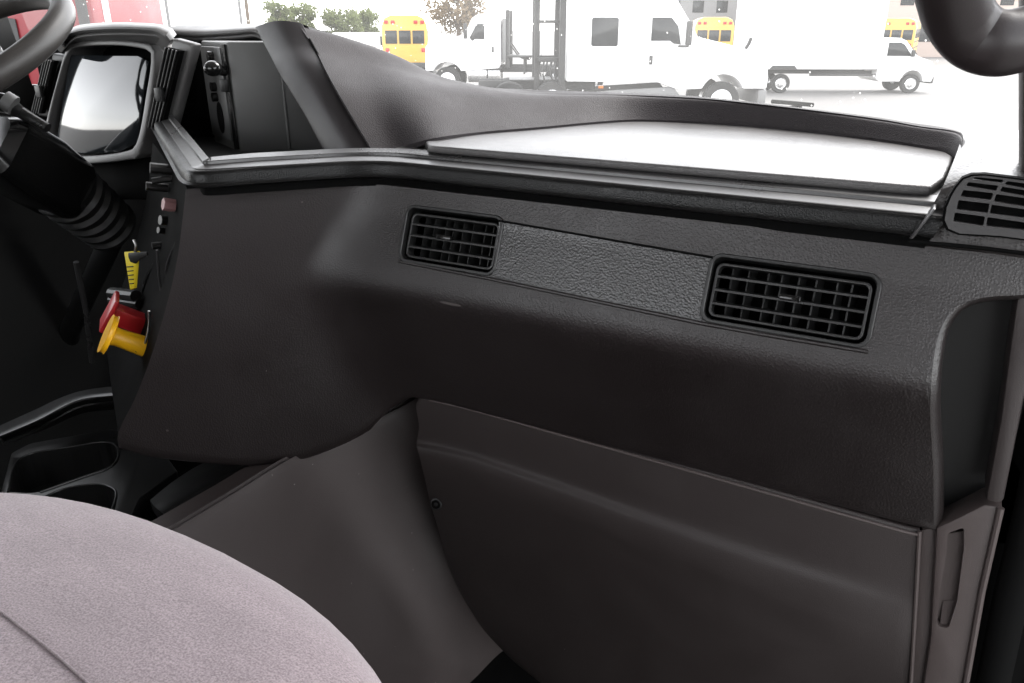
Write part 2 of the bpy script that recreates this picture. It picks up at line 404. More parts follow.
# the bottom border (console hem, dash hem, arch) and matching top border
bot, top = [], []
hemr = resample(hem, 26)
topc = resample([left_edge[0], Vector((FP.x, FP.y, ZT))], 26)
for a, b in zip(topc, hemr): top.append(a); bot.append(b)
nd = 46
for k in range(1, nd + 1):
    f = k / nd; top.append(Vector((-.802 + (-.040 + .802) * f, 1.0, ZT))); bot.append(Vector((-.80 + (.083 + .80) * f, 1.0, ZB)))
ar = resample(arch, 30)
for k in range(1, 30):
    xa = ar[k].x; f = min(1, max(0, (ar[k].z - 1.842) / .30)); top.append(Vector(((-.040 + (xa + .04) * f ** 1.5), 1.0, ZT))); bot.append(ar[k])
NR = 30
rows = []
for i in range(NR + 1):
    h = i / NR; row = []
    for j, (a, b) in enumerate(zip(top, bot)):
        if j < 26:
            L0 = left_edge[0].lerp(left_edge[-1], 0)
            z = a.z + (b.z - a.z) * h
            # position along the console: interpolate between left edge at this height and fold
            le = left_edge[0]
            for p, q in zip(left_edge, left_edge[1:]):
                if p.z >= z >= q.z: le = p.lerp(q, (p.z - z) / max(1e-6, p.z - q.z)); break
                if z < q.z: le = q
            f = j / 25
            yf = prof(z); xf = FP.x - (FP.y - yf) / cdir.y * cdir.x + 0.0
            fold = Vector((xf, yf, 0))
            base = Vector((le.x, le.y, 0)).lerp(fold, f)
            hb = Vector((b.x, b.y, 0))
            g = max(0, (h - .8) / .2)
            base = base.lerp(hb, g * g)
            row.append(Vector((base.x, base.y, z)))
        else:
            z = a.z + (b.z - a.z) * h
            x = a.x + (b.x - a.x) * h
            row.append(Vector((x, prof(z), z)))
    rows.append(row)
# soften the fold
for row in rows:
    for _ in range(9):
        n2 = [p.copy() for p in row]
        for j in range(16, 36):
            n2[j] = row[j] * .5 + (row[j - 1] + row[j + 1]) * .25
        row[:] = n2
# hem roll
last = rows[-1]
for d_in, d_dn in ((.004, .005), (.012, .009), (.03, .010), (.09, .004)):
    r2 = []
    for j, p in enumerate(last):
        t = (last[min(j + 1, len(last) - 1)] - last[max(j - 1, 0)]).normalized()
        inn = Vector((-cn.x, -cn.y, 0)) if j < 24 else Vector((0, 1, 0))
        dn = inn.cross(t).normalized()
        if dn.z > 0 and abs(t.z) < .9 : dn = -dn
        if j > 70: dn = Vector((-t.z, 0, t.x)).normalized() * -1 if False else Vector((t.z, 0, -t.x)).normalized()
        r2.append(p + inn * d_in + dn * d_dn)
    rows.append(r2)
fas = sheet('fascia', rows, lambda v: Vector((.006, .012, 0)) if v.co.x < -.85 else Vector((0, .012, 0)), M_fascia, dash, 50)

# ---- air vents let into the fascia
def vent_frame(cx, cz):
    y0, y1 = prof(cz + .04), prof(cz - .04)
    upv = Vector((0, y0 - y1, .08)).normalized(); rt = Vector((1, 0, 0)); n = rt.cross(upv)   # n towards the back (away) 
    if n.y > 0: n = -n
    return Vector((cx, (y0 + y1) / 2, cz)), rt, upv, n
def make_vent(cx, cz, W, H, tabx, label):
    c, rt, upv, n = vent_frame(cx, cz)
    P = lambda u, v, d=0: c + rt * u + upv * v + n * d
    cb = bmesh.new(); add_prism(cb, [P(u, v, .05) for u, v in rrect(W, H, .014)], n * -.10)
    boolean(fas, [cb])
    # housing: an open box behind the hole
    bm = bmesh.new(); ring_prism(bm, [P(u, v, -.002) for u, v in rrect(W + .006, H + .006, .016)], [P(u, v, -.002) for u, v in rrect(W - .001, H - .001, .013)], n * -.075)
    add_prism(bm, [P(u, v, -.075) for u, v in rrect(W + .004, H + .004, .015)], n * -.004)
    v_ = finish(bm, 'air_vent', M_void, dash); v_['label'] = label
    # bezel lip
    bm = bmesh.new(); ring_prism(bm, [P(u, v, .0035) for u, v in rrect(W + .004, H + .004, .016)], [P(u, v, .0035) for u, v in rrect(W - .006, H - .006, .012)], n * -.03)
    bevel_bm(bm, .001, 1, 60); finish(bm, 'bezel', M_vent, v_)
    w2, h2 = W - .014, H - .016
    bm = bmesh.new()
    ring_prism(bm, [P(u, v - .001, -.004) for u, v in rrect(w2, h2, .010)], [P(u, v - .001, -.004) for u, v in rrect(w2 - .008, h2 - .008, .007)], n * -.018)
    bevel_bm(bm, .0012, 2, 60); finish(bm, 'grille_frame', M_vent, v_)
    bm = bmesh.new()
    tl = Matrix((rt, upv, -n)).transposed()
    for k in range(1, 4):
        vv = -h2 / 2 + h2 * k / 4
        add_box(bm, P(0, vv, -.012), (w2 - .006, .0028, .016), tl @ Matrix.Rotation(R(-12), 3, 'X'))
    finish(bm, 'louvres', M_vent, v_)
    bm = bmesh.new()
    for k in range(1, 9):
        uu = -w2 / 2 + w2 * k / 9 + (.004 if k in (3, 7) else 0)
        add_box(bm, P(uu, 0, -.034), (.0022, h2 - .004, .020), tl @ Matrix.Rotation(R(18), 3, 'Y'))
    finish(bm, 'vanes', M_vent, v_)
    bm = bmesh.new(); add_box(bm, P(tabx, .002, -.001), (.026, .007, .012), tl); bevel_bm(bm, .0015, 2); finish(bm, 'tab', M_gloss, v_)
    return v_
make_vent(-.643, 2.146, .176, .088, -.010, 'narrow black air vent at the left end of the insert')
make_vent(-.1365, 2.134, .204, .088, .004, 'wide black air vent at the right end of the insert')
# ---- pebbled insert between the vents
def on_face(px, py, lift=.003):
    p = at(px, py, y=.97)
    for _ in range(4): p = at(px, py, y=prof(p.z) - lift)
    return p
tp = [on_face(499 + (713 - 499) * k / 24, 221.5 + (258.5 - 221.5) * k / 24) for k in range(25)]
bt = [on_face(492 + (702 - 492) * k / 24, 277 + (321 - 277) * k / 24) for k in range(25)]
rows = []
for i in range(13):
    f = i / 12; r_ = []
    for a, b in zip(tp, bt):
        p = a.lerp(b, f); r_.append(Vector((p.x, prof(p.z) - .0025, p.z)))
    rows.append(r_)
sheet('insert_panel', rows, (0, .004, 0), M_insert, dash)
# fine seam lines above and ridge below the insert
tube('seam', [p + Vector((0, -.0002, .0012)) for p in tp], .0016, M_void, dash, 8)
tube('ridge', [Vector((p.x, prof(p.z - .004) - .0005, p.z - .004)) for p in ([on_face(398, 259)] + bt + [on_face(770, 333), on_face(868, 349)])], .0028, M_fascia, dash, 8)

# ---- trim pad and lip sweeping round the dash: profile (out, z) swept along the plan path
sdir = Vector((-.836, .549, 0))
Kc = Vector((-1.022, .842, 0))
Ka, Kb = at(214, 159, z=2.266), at(179, 120, z=2.266); Ka.z = Kb.z = 0
sd2 = (Kb - Ka).normalized()
Kc = Ka + Vector((-.010, -.022, 0)); Kd = Kb + Vector((-.012, -.018, 0))
plan = [Kd + sd2 * .25, Kc + sd2 * .05, Kc, FP + Vector((.0, -.006, 0)), Vector((.006, .994, 0))]
def fillet(pl, r, n=7):
    out = [pl[0]]
    for i in range(1, len(pl) - 1):
        a, b, c = pl[i - 1], pl[i], pl[i + 1]
        ra = min(r, (a - b).length * .45); rc = min(r, (c - b).length * .45)
        p, q = b + (a - b).normalized() * ra, b + (c - b).normalized() * rc
        for k in range(n + 1):
            t = k / n; out.append(p * (1 - t) ** 2 + b * 2 * t * (1 - t) + q * t * t)
    out.append(pl[-1]); return out
def sweep(name, path, prof2, m, parent, cutend=0.0, sharp=40):
    n = len(path); bm = bmesh.new(); rings = []
    for i, p in enumerate(path):
        t = (path[min(i + 1, n - 1)] - path[max(i - 1, 0)]).normalized()
        o_ = Vector((t.y, -t.x, 0))           # outward: towards the cabin
        osc = 1 + 0.9 * max(0, min(1, (Kc.x + .06 - p.x) / .10)) if name == 'trim_pad' else 1
        rings.append([bm.verts.new(p + o_ * (a * osc if a > 0 else a * (1 - .62 * max(0, min(1, (Kc.x + .05 - p.x) / .06)) if name == 'trim_lip' else 1)) + Vector((0, 0, z)) + (t * (cutend * (zf)) if i == n - 1 else Vector())) for a, z, zf in [(a, z, (z - 2.218) / .045) for a, z in prof2]])
    k = len(prof2)
    for i in range(n - 1):
        for j in range(k):
            bm.faces.new((rings[i][j], rings[i][(j + 1) % k], rings[i + 1][(j + 1) % k], rings[i + 1][j]))
    bm.faces.new(rings[0]); bm.faces.new(rings[-1][::-1])
    return finish(bm, name, m, parent, sharp)
pth = []
fp_ = fillet([plan[0], Kc, plan[3]], .02, 6)[:-1] + fillet([Kc + (plan[3] - Kc) * .3, plan[3], plan[4]], .07, 8)
for a, b in zip(fp_, fp_[1:]):
    nn = max(1, int((b - a).length / .03))
    for k in range(nn): pth.append(a.lerp(b, k / nn))
pth.append(fp_[-1])
pad_prof = [(-.004, 2.2275), (.010, 2.2270), (.0145, 2.2290), (.0150, 2.2315), (.0125, 2.2350), (.0120, 2.2455), (.0105, 2.2500), (.0075, 2.2522), (-.004, 2.2522)]
sweep('trim_pad', pth, pad_prof, M_pad, dash, .018, 38)
sweep('trim_gap_shade', pth, [(-.006, 2.212), (-.001, 2.212), (-.001, 2.2278), (-.006, 2.2278)], M_void, dash, .018)  # near-black strip put in as the shadow gap under the pad
lip_prof = [(.0072, 2.2522), (.0074, 2.2530), (.0060, 2.2538), (-.0200, 2.2580), (-.0210, 2.2618), (-.0225, 2.2628), (-.0470, 2.2660), (-.0470, 2.2522)]
sweep('trim_lip', pth, lip_prof, M_lip, dash, .018, 9)
# seams in the pad
q = at(233, 176, pl=CPL)
q = Vector((q.x, q.y, 0))
tube('pad_seam', [q + cn * .006 + Vector((0, 0, 2.2535)), q + cn * .0125 + Vector((0, 0, 2.2460)), q + cn * .0150 + Vector((0, 0, 2.2290))], .0012, M_void, dash, 6)
# end cap of the pad
ec = [at(933, 209, y=.968), at(936, 209, y=.968), at(913, 239, y=.968), at(909, 239, y=.968)]
prism('pad_end', ec, (0, .03, 0), M_lip, dash, .002)

# ---- dash top: ledge, lid, raised rim
ZL = 2.272
ledge = [[Vector((x, 1.030, 2.258)) for x in (-.80, -.5, -.2, .02)], [Vector((x, 1.040, 2.264)) for x in (-.80, -.5, -.2, .02)],
         [Vector((x, 1.25, 2.266)) for x in (-.80, -.5, -.2, .03)], [Vector((x, 1.48, 2.266)) for x in (-.80, -.5, -.2, .03)]]
loft('ledge', ledge, (0, 0, -.006), M_lip, dash, 20, 4)
ZLID = 2.292
lidpx = [(424, 139), (437, 136), (480, 133), (540, 128), (600, 122.5), (640, 121), (700, 123), (760, 127), (820, 133), (880, 140.5), (920, 146.5), (945, 151), (953, 156), (951, 164), (945, 177)]
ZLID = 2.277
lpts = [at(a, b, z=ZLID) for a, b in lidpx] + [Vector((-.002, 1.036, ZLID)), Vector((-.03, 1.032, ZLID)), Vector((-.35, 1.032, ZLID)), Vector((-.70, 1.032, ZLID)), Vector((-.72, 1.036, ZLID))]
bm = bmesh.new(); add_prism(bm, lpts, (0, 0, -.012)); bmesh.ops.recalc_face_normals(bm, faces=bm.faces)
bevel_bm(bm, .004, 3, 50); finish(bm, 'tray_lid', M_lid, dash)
# rim: foot of the rim wall follows the back of the lid, then up and over to the windshield base
foot_px = [(373, 152), (400, 147), (432, 138.5), (480, 132), (540, 127), (600, 121.5), (640, 119.5), (700, 121.5), (760, 125.5), (820, 131.5), (880, 139), (920, 145), (948, 150), (957, 157), (956, 168), (948, 184), (938, 202)]
fz = [2.258, 2.264] + [2.281] * 13 + [2.276, 2.262]
foot = [at(a, b, z=zz) for (a, b), zz in zip(foot_px, fz)]
crest_px = [(301, 26.5), (345, 38), (395, 55), (447, 79), (520, 91), (600, 93.5), (640, 95), (700, 98), (760, 104), (820, 111), (880, 119), (920, 126), (950, 130), (962, 134), (962, 150), (955, 178), (945, 202)]
cy_ = [1.24, 1.31, 1.38, 1.46, 1.52, 1.56, 1.58, 1.57, 1.545, 1.51, 1.465, 1.42, 1.39, 1.36, 1.22, 1.09, 1.0]
crest = [at(a, b, y=yy) for (a, b), yy in zip(crest_px, cy_)]
mid_px = [(333, 84), (372, 92), (415, 93), (463, 91.5), (530, 96.5), (600, 98), (640, 99), (700, 102), (760, 108), (820, 115), (880, 123), (920, 129.5), (950, 134), (960, 140), (960, 153), (953, 180), (943, 203)]
rowA, rowB, rowB2, rowC = foot, [], [], crest
for i, (a, b) in enumerate(mid_px):
    y = foot[i].y + (crest[i].y - foot[i].y) * ((.32, .33, .36, .42, .48)[i] if i < 5 else .55); rowB.append(at(a, b, y=y))
    f2 = .55; y2 = y + (crest[i].y - y) * (.66 if i < 5 else .6); rowB2.append(at(a + (crest_px[i][0] - a) * f2, b + (crest_px[i][1] - b) * f2 - (2.5 if i < 4 else 0), y=y2))
n_out = [Vector((.0, 1, 0))] * 13 + [Vector((.0, .8, 0)), Vector((.05, .3, 0)), Vector((.05, .1, 0)), Vector((.05, .1, 0))]
rowD = [p + d * .07 + Vector((0, 0, -.012 if i > 3 else -.040)) for i, (p, d) in enumerate(zip(crest, n_out))]
rowE = [Vector((p.x + d.x * .2, min(1.80, p.y + d.y * .5), 2.20)) for p, d in zip(crest, n_out)]
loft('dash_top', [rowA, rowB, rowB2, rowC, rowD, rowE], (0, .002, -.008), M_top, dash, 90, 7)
# ---- fin: the dark edge of the centre stack opening
finR = [at(a, b, y=y) for (a, b), y in zip([(373, 153), (354, 117), (328, 72), (314, 48), (300, 23)], [1.045, 1.09, 1.15, 1.20, 1.24])]
finL = [at(a, b, y=y) for (a, b), y in zip([(326, 153.5), (304, 112), (280, 72), (268, 49), (256, 27)], [1.06, 1.105, 1.165, 1.215, 1.255])]
finM = [(a + b) * .5 + Vector((.012, -.012, .008)) for a, b in zip(finR, finL)]
finI = [p + Vector((.04, .05, -.01)) for p in finL]
finS = [p + Vector((.0, .006, -.006)) for p in finR]
loft('stack_fin', [finS, finR, finM, finL, [p + Vector((.004, .012, -.004)) for p in finL], finI], (.006, .012, -.006), M_fin, dash, 40, 5)
tube('fin_seam', [p + Vector((.001, -.001, .001)) for p in smooth_path(finR, 6)[:-4]], .0022, M_void, dash, 6)

# ---- centre stack: tray floor, tower with switch plate, brow
tray = [(-1.03, .88), (-1.66, 1.30), (-1.66, 1.66), (-.86, 1.66), (-.83, 1.03)]
prism('stack_tray', [Vector((a, b, 2.196)) for a, b in tray], (0, 0, -.02), M_black, dash)
T0 = at(241, 152, z=2.195)
f_ = Vector((.754, .657, 0)); sd_ = Vector((-.90, .436, 0)).normalized()
tw = [T0, T0 + f_ * .24, T0 + f_ * .24 + Vector((-.25, .14, 0)), T0 + sd_ * .20]
prism('stack_tower', [Vector((p.x, p.y, 2.19)) for p in tw], (0, 0, .233), M_grey, dash, .004)
nl = Vector((sd_.y, -sd_.x, 0)) * -1
if nl.y > 0: nl = -nl
# plate
pl_c = T0 + sd_ * .17
prism('switch_plate', [Vector((p.x, p.y, z)) + nl * .001 for p, z in ((T0 + sd_ * .028, 2.215), (T0 + sd_ * .18, 2.215), (T0 + sd_ * .18, 2.412), (T0 + sd_ * .028, 2.412))], nl * .008, M_grey, dash, .002)
for k, (s, z, r_) in enumerate(((.085, 2.392, .011), (.085, 2.366, .011), (.095, 2.328, .010), (.095, 2.306, .010))):
    p = Vector((T0.x, T0.y, 0)) + sd_ * s + Vector((0, 0, z))
    tube('switch_button', [p + nl * .008, p + nl * .020], r_, M_gloss, dash, 12)
rp = Vector((T0.x, T0.y, 0)) + sd_ * .012
tube('slot_rail', [rp + nl * .004 + Vector((0, 0, 2.20)), rp + nl * .004 + Vector((0, 0, 2.418))], .006, M_gloss, dash, 10)
box('slider_clip', rp + nl * .012 + Vector((0, 0, 2.335)), (.016, .016, .026), M_black, dash, .003)
rp2 = Vector((T0.x, T0.y, 0)) + f_ * .105
tube('panel_rib', [rp2 + cn * .001 + Vector((0, 0, 2.20)), rp2 + cn * .001 + Vector((0, 0, 2.42))], .003, M_grey, dash, 8)
lv = [at(236, 73, y=1.30), at(226, 72, y=1.24), at(213, 68.5, y=1.20)]
ov = rp + nl * .008 + sd_ * .075 + Vector((0, 0, 2.262))
prism('oval_port', [ov + sd_ * .022 * math.cos(k * .3927) + Vector((0, 0, .034 * math.sin(k * .3927))) for k in range(16)], nl * .003, M_void, dash)
tube('gear_lever', smooth_path([lv[0], lv[1], lv[2]], 5), [.010] * 10 + [.012], M_gloss, dash, 12)
bm = bmesh.new(); bmesh.ops.create_uvsphere(bm, u_segments=16, v_segments=10, radius=.020, matrix=Matrix.Translation(lv[2]) @ Matrix.Diagonal((1, 1, .8, 1)))
finish(bm, 'lever_knob', M_gloss, dash)
brow = [at(a, b, y=y) for (a, b), y in (((165, 31), 1.36), ((176, 35), 1.36), ((200, 36), 1.37), ((235, 33.5), 1.37), ((252, 32), 1.37), ((262, 37), 1.37))]
ztop = at(200, 27, y=1.37).z
rows = [[Vector((p.x, p.y + .03, p.z - .006)) for p in brow], brow, [Vector((p.x, p.y + .02, (p.z + ztop) / 2 + .006)) for p in brow], [Vector((p.x, 1.50, ztop + .004)) for p in brow], [Vector((p.x, 1.78, ztop - .05)) for p in brow]]
loft('stack_brow', rows, (0, .006, -.010), M_binn, dash, 24, 6)
box('stack_back', (-1.66, 1.69, 2.31), (.56, .03, .20), M_black, dash)

# ---- instrument binnacle with cluster lens and side vents
YB = 1.25
def B(px, py, dy=0): return at(px, py, y=YB + dy)
outer = [B(*p) for p in ((52, 160), (55, 118), (60, 75), (64, 50), (72, 42), (110, 40), (146, 44), (154, 54), (156, 90), (152, 150), (140, 158), (95, 162))]
inner = [B(*p) for p in ((58, 150), (58, 116), (62, 78), (66, 56), (74, 47.5), (110, 45.5), (143, 49.5), (150, 58), (150, 90), (147, 140), (134, 150), (95, 154))]
outer = resample(smooth_path(outer + [outer[0]], 6), 61)[:-1]; inner = resample(smooth_path(inner + [inner[0]], 6), 61)[:-1]
def tilt(p): return p + Vector((0, .16 * (p.z - B(110, 60).z), 0))
outer = [tilt(p) for p in outer]; inner = [tilt(p) for p in inner]
bm = bmesh.new(); ring_prism(bm, outer, inner, Vector((0, .10, 0))); bevel_bm(bm, .006, 3, 50)
bn = finish(bm, 'binnacle', M_binn, dash)
hood = [[B(x, y, d) for x, y in pts] for d, pts in ((0.004, ((56, 48), (70, 38), (110, 35.5), (148, 38), (160, 46))), (-.03, ((60, 42), (74, 31), (112, 27.5), (152, 29), (166, 35))), (.05, ((62, 38), (76, 26), (114, 22.5), (156, 24), (172, 29))), (.40, ((66, 36), (80, 26), (116, 24), (156, 25), (172, 29))))]
loft('hood', hood, (0, .01, -.012), M_binn, bn, 30, 6)
prism('cluster_back', [B(*p, .10) for p in ((50, 160), (60, 40), (158, 42), (154, 160))], (0, .02, 0), M_void, bn)
lens = [B(*p, dy) for p, dy in (((70, 55), .012), ((137, 56), .012), ((148, 61), .012), ((147, 142), .002), ((132, 150), .001), ((100, 152), .001), ((80, 150), .002), ((68, 140), .003))]
lens = [tilt(p) for p in lens]
prism('cluster_lens', lens, (0, .006, 0), M_lens, bn, .001)
def side_vent(corn, sect):
    c = [B(*p, -.02 if sect else .045) for p in corn]
    bm = bmesh.new(); add_prism(bm, c, (0, .025, 0)); bmesh.ops.recalc_face_normals(bm, faces=bm.faces); bevel_bm(bm, .006, 3, 50)
    v_ = finish(bm, 'tall_vent', M_binn if sect else M_black, dash)
    def sq(u, v): return (c[0].lerp(c[3], v)).lerp(c[1].lerp(c[2], v), .5 + u)
    ins = [sq(-.34, .08), sq(.34, .08), sq(.34, .92), sq(-.34, .92)]
    prism('slot', [p + Vector((0, -.022, 0)) for p in ins], (0, .012, 0), M_void, v_)
    bm = bmesh.new()
    for k in range(4):
        f = (k + .5) / 4
        a = ins[0].lerp(ins[1], f) + Vector((0, -.027, 0)); b = ins[3].lerp(ins[2], f) + Vector((0, -.027, 0))
        add_tube(bm, [a, b], .0016, 6)
    finish(bm, 'slats', M_lip if sect else M_vent, v_)
    m_ = sum(ins, Vector()) / 4
    box('slider', m_ + Vector((0, -.034, -.01)), (.022, .012, .030), M_black, v_, .003)
side_vent([(152, 134), (171, 133), (194, 44), (172, 38)], 1)
side_vent([(37, 116), (50, 118), (66, 56), (52, 53)], 0)
# driver side dash body below/around the cluster
prism('driver_dash', [Vector((x, 1.37, z)) for x, z in ((-2.28, 2.10), (-1.42, 2.10), (-1.42, 2.19), (-1.56, 2.42), (-2.28, 2.42))], (0, .30, 0), M_void, dash, .01)
prism('cluster_apron', [B(*p, .01) for p in ((50, 150), (100, 158), (140, 156), (165, 128), (176, 135), (172, 190), (150, 200), (90, 200), (40, 190))], (0, .06, 0), M_rubber, dash, .006)
# ---- driver facing control panel under the trim
S0 = Vector((KP.x, KP.y, 0))
def Sx(s, z, d=0):    # point on the control panel: s along it, d out towards the driver
    nS = Vector((-sdir.y, sdir.x, 0)); nS = nS if nS.y < 0 else -nS
    return S0 + sdir * s + nS * d + Vector((0, 0, z))
nS = Sx(0, 0, 1) - Sx(0, 0, 0)
le = resample(left_edge, 12)
rows = [[p + Vector((-.002, .003, 0)), p + sdir * .03 + Vector((-.003, .006, 0)), p + sdir * .30, p + sdir * .60] for p in le]
sheet('control_panel', rows, (.01, .015, 0), M_rubber, dash)
def knob_row(items):
    for name, px, y, r, L, m in items:
        p = at(*px, y=y)
        tube(name, [p, p + nS * L * .5, p + nS * L], [r * .8, r, r], m, dash, 6 if m is M_pink else 14)
pk = at(173, 205, y=.87)
tube('hex_knob', [at(180, 206, y=.88), at(170, 205, y=.865), at(163, 204, y=.855)], [.010, .011, .011], M_pink, dash, 6)
for a, b, r_ in (((172, 170), (150, 168), .010), ((176, 178), (152, 181), .006), ((168, 188), (146, 186), .008), ((178, 222), (160, 220), .009), ((175, 232), (158, 230), .006), ((172, 244), (152, 246), .007)):
    tube('control_switch', [at(*a, y=.93), at(*b, y=.90)], r_, M_black, dash, 10)
for pts in (((178, 238), (166, 270), (172, 302)), ((157, 250), (160, 285), (166, 312)), ((183, 232), (176, 262), (178, 288))):
    tube('panel_edge', smooth_path([at(*p, y=.84) for p in pts], 5), .0022, M_lip, dash, 6)
for k in range(4):
    tube('wiring_loom', smooth_path([at(178 - k * 6, 240 + k * 5, y=.93), at(163 - k * 6, 262 + k * 8, y=.92), at(160 - k * 4, 300 + k * 5, y=.93)], 5), .005, M_gloss, dash, 8)
# push-pull air brake valve knobs (square red, round yellow)
def facing(a, px, py, k=.992):
    d = ray(px, py); va = a - O
    return O + d * (va.dot(va) / d.dot(va)) * k
def knob_yellow():
    a = at(152, 349, y=.81); b = facing(a, 108, 334)
    ax = (b - a).normalized()
    bm = bmesh.new()
    add_tube(bm, [a, a + (b - a) * .18, a + (b - a) * .80, a + (b - a) * .9], [.017, .0185, .016, .018], 20)
    bevel_bm(bm, .001, 1, 50)
    k_ = finish(bm, 'valve_knob', M_yellow, dash); k_['label'] = 'round yellow push pull valve knob'
    bm = bmesh.new(); up = Vector((.12, 0, 1)); up = (up - ax * up.dot(ax)).normalized(); sdv = ax.cross(up)
    c = a + (b - a) * .93
    add_prism(bm, [c + up * u * 1 + sdv * v for u, v in [(.034 * math.cos(t * math.pi / 14), .034 * math.sin(t * math.pi / 14)) for t in range(28)]], ax * .009)
    bevel_bm(bm, .002, 2, 50); finish(bm, 'flange', M_yellow, k_)
    tube('stem', [a, a - ax * .04], .011, M_steel, k_, 12)
    tube('pin', [a + ax * .012 + Vector((-.004, -.017, .0)), a + ax * .012 + Vector((.004, -.020, .0))], .003, M_ink, k_, 8)
def knob_red():
    a = at(148, 326, y=.86); b = facing(a, 110, 312)
    ax = (b - a).normalized(); up = Vector((.12, 0, 1)); up = (up - ax * up.dot(ax)).normalized(); sdv = ax.cross(up)
    sq = [(1, 1), (1, -1), (-1, -1), (-1, 1)]
    bm = bmesh.new(); add_prism(bm, [a + up * u * .0165 + sdv * v * .0165 for u, v in sq], b - a); bmesh.ops.recalc_face_normals(bm, faces=bm.faces); bevel_bm(bm, .003, 2)
    k_ = finish(bm, 'valve_knob', M_red, dash); k_['label'] = 'square red push pull valve knob'
    c = a + (b - a) * .95
    bm = bmesh.new(); add_prism(bm, [c + up * u * .034 + sdv * v * .028 for u, v in sq], ax * .009); bmesh.ops.recalc_face_normals(bm, faces=bm.faces); bevel_bm(bm, .0035, 2); finish(bm, 'flange', M_red, k_)
    tube('stem', [a, a - ax * .04], .011, M_steel, k_, 12)
knob_red(); knob_yellow()
for (a, b, r_) in (((112, 293), (136, 296), .012), ((112, 300), (140, 304), .010), ((118, 288), (122, 318), .008), ((136, 292), (134, 330), .009), ((145, 372), (148, 392), .008), ((140, 360), (142, 400), .006)):
    tube('valve_body', [at(*a, y=.90), at(*b, y=.89)], r_, M_black, dash, 10)
tube('guard_wire', smooth_path([at(149, 311, y=.80), at(149, 325, y=.80), at(146, 340, y=.795), at(143, 347, y=.795)], 4), .0022, M_steel, dash, 8)

# ---- side defroster vent on the right corner panel
def RP(px, py, d=0): return at(px, py, pl=((-.10, -1, .25), (.05, .99 - d - (.012 if d > -.012 else 0), 2.26)))
corner = [RP(*p, -.012) for p in ((917, 236), (938, 206), (950, 180), (962, 172), (990, 168), (1060, 170), (1080, 256), (1020, 250), (960, 242))]
rws = [[RP(*p, -.012) for p in ((908, 243), (960, 247), (1010, 253), (1075, 260))], [RP(*p, -.012) for p in ((926, 216), (962, 216), (1010, 220), (1075, 226))],
       [RP(*p, -.012) for p in ((942, 188), (968, 182), (1010, 182), (1075, 188))], [at(a, b, y=1.07) for a, b in ((950, 170), (976, 166), (1012, 168), (1075, 172))],
       [at(a, b, y=1.20) for a, b in ((957, 152), (982, 143), (1015, 143), (1075, 147))], [at(a, b, y=1.42) for a, b in ((962, 137), (984, 130), (1015, 130), (1075, 134))]]
loft('corner_panel', rws, (.002, .02, -.012), M_corner, dash, 14, 5)
ocut = [(942, 221), (944, 208), (949, 196), (955, 186), (962, 178), (971, 174.5), (985, 174), (1040, 181), (1043, 243), (1000, 237.5), (958, 235), (946, 230)]
cen = Vector((992, 207))
icut = [((Vector(p) - cen) * .945 + cen) for p in ocut]
bm = bmesh.new(); ring_prism(bm, [RP(*p, .001) for p in ocut], [RP(p[0], p[1], .001) for p in icut], Vector((0, .014, 0)))
dv = finish(bm, 'defrost_vent', M_void, dash)
pl_ = prism('vent_plate', [RP(p[0], p[1], .002) for p in icut], (0, .006, 0), M_plate, dv)
slots = [((478, 350), (490, 340), (618, 352), (610, 366)), ((452, 378), (462, 362), (594, 378), (584, 400)), ((430, 424), (440, 396), (572, 410), (562, 440)), ((412, 480), (420, 440), (556, 456), (548, 496)), ((398, 532), (404, 494), (536, 512), (528, 552)),
         ((620, 372), (632, 358), (735, 372), (735, 394)), ((600, 402), (610, 382), (735, 402), (735, 427)), ((574, 446), (584, 414), (735, 436), (730, 472)), ((556, 498), (564, 460), (730, 484), (722, 520)), ((540, 552), (546, 514), (722, 540), (715, 572))]
cuts = []
for q4 in slots:
    q4 = [Vector((a, b)) for a, b in q4]; rp4 = []
    for k in range(4):
        p, c_, n_ = q4[k - 1], q4[k], q4[(k + 1) % 4]
        a_ = c_ + (p - c_).normalized() * 7; b_2 = c_ + (n_ - c_).normalized() * 7
        for t in (0, .33, .67, 1): rp4.append(a_ * (1 - t) ** 2 + c_ * 2 * t * (1 - t) + b_2 * t * t)
    cb = bmesh.new(); add_prism(cb, [RP(860 + p.x / 4.27, 100 + p.y / 4.27, .02) for p in rp4], (0, .06, 0)); cuts.append(cb)
boolean(pl_, cuts)
prism('duct', [RP(p[0], p[1], -.0095) for p in icut], (0, .001, 0), M_void, dv)
tube('corner_seam', [at(908, 241.5, y=.972), at(950, 245, y=.972), at(985, 248.5, y=.972), at(1060, 258, y=.972)], .0024, M_void, dash, 8)
# ---- recessed side panel in the arch at the right end
prism('end_recess', [at(a, b, y=1.06) for a, b in ((915, 280), (1060, 270), (1060, 545), (905, 540))], (0, .02, 0), M_black, dash)

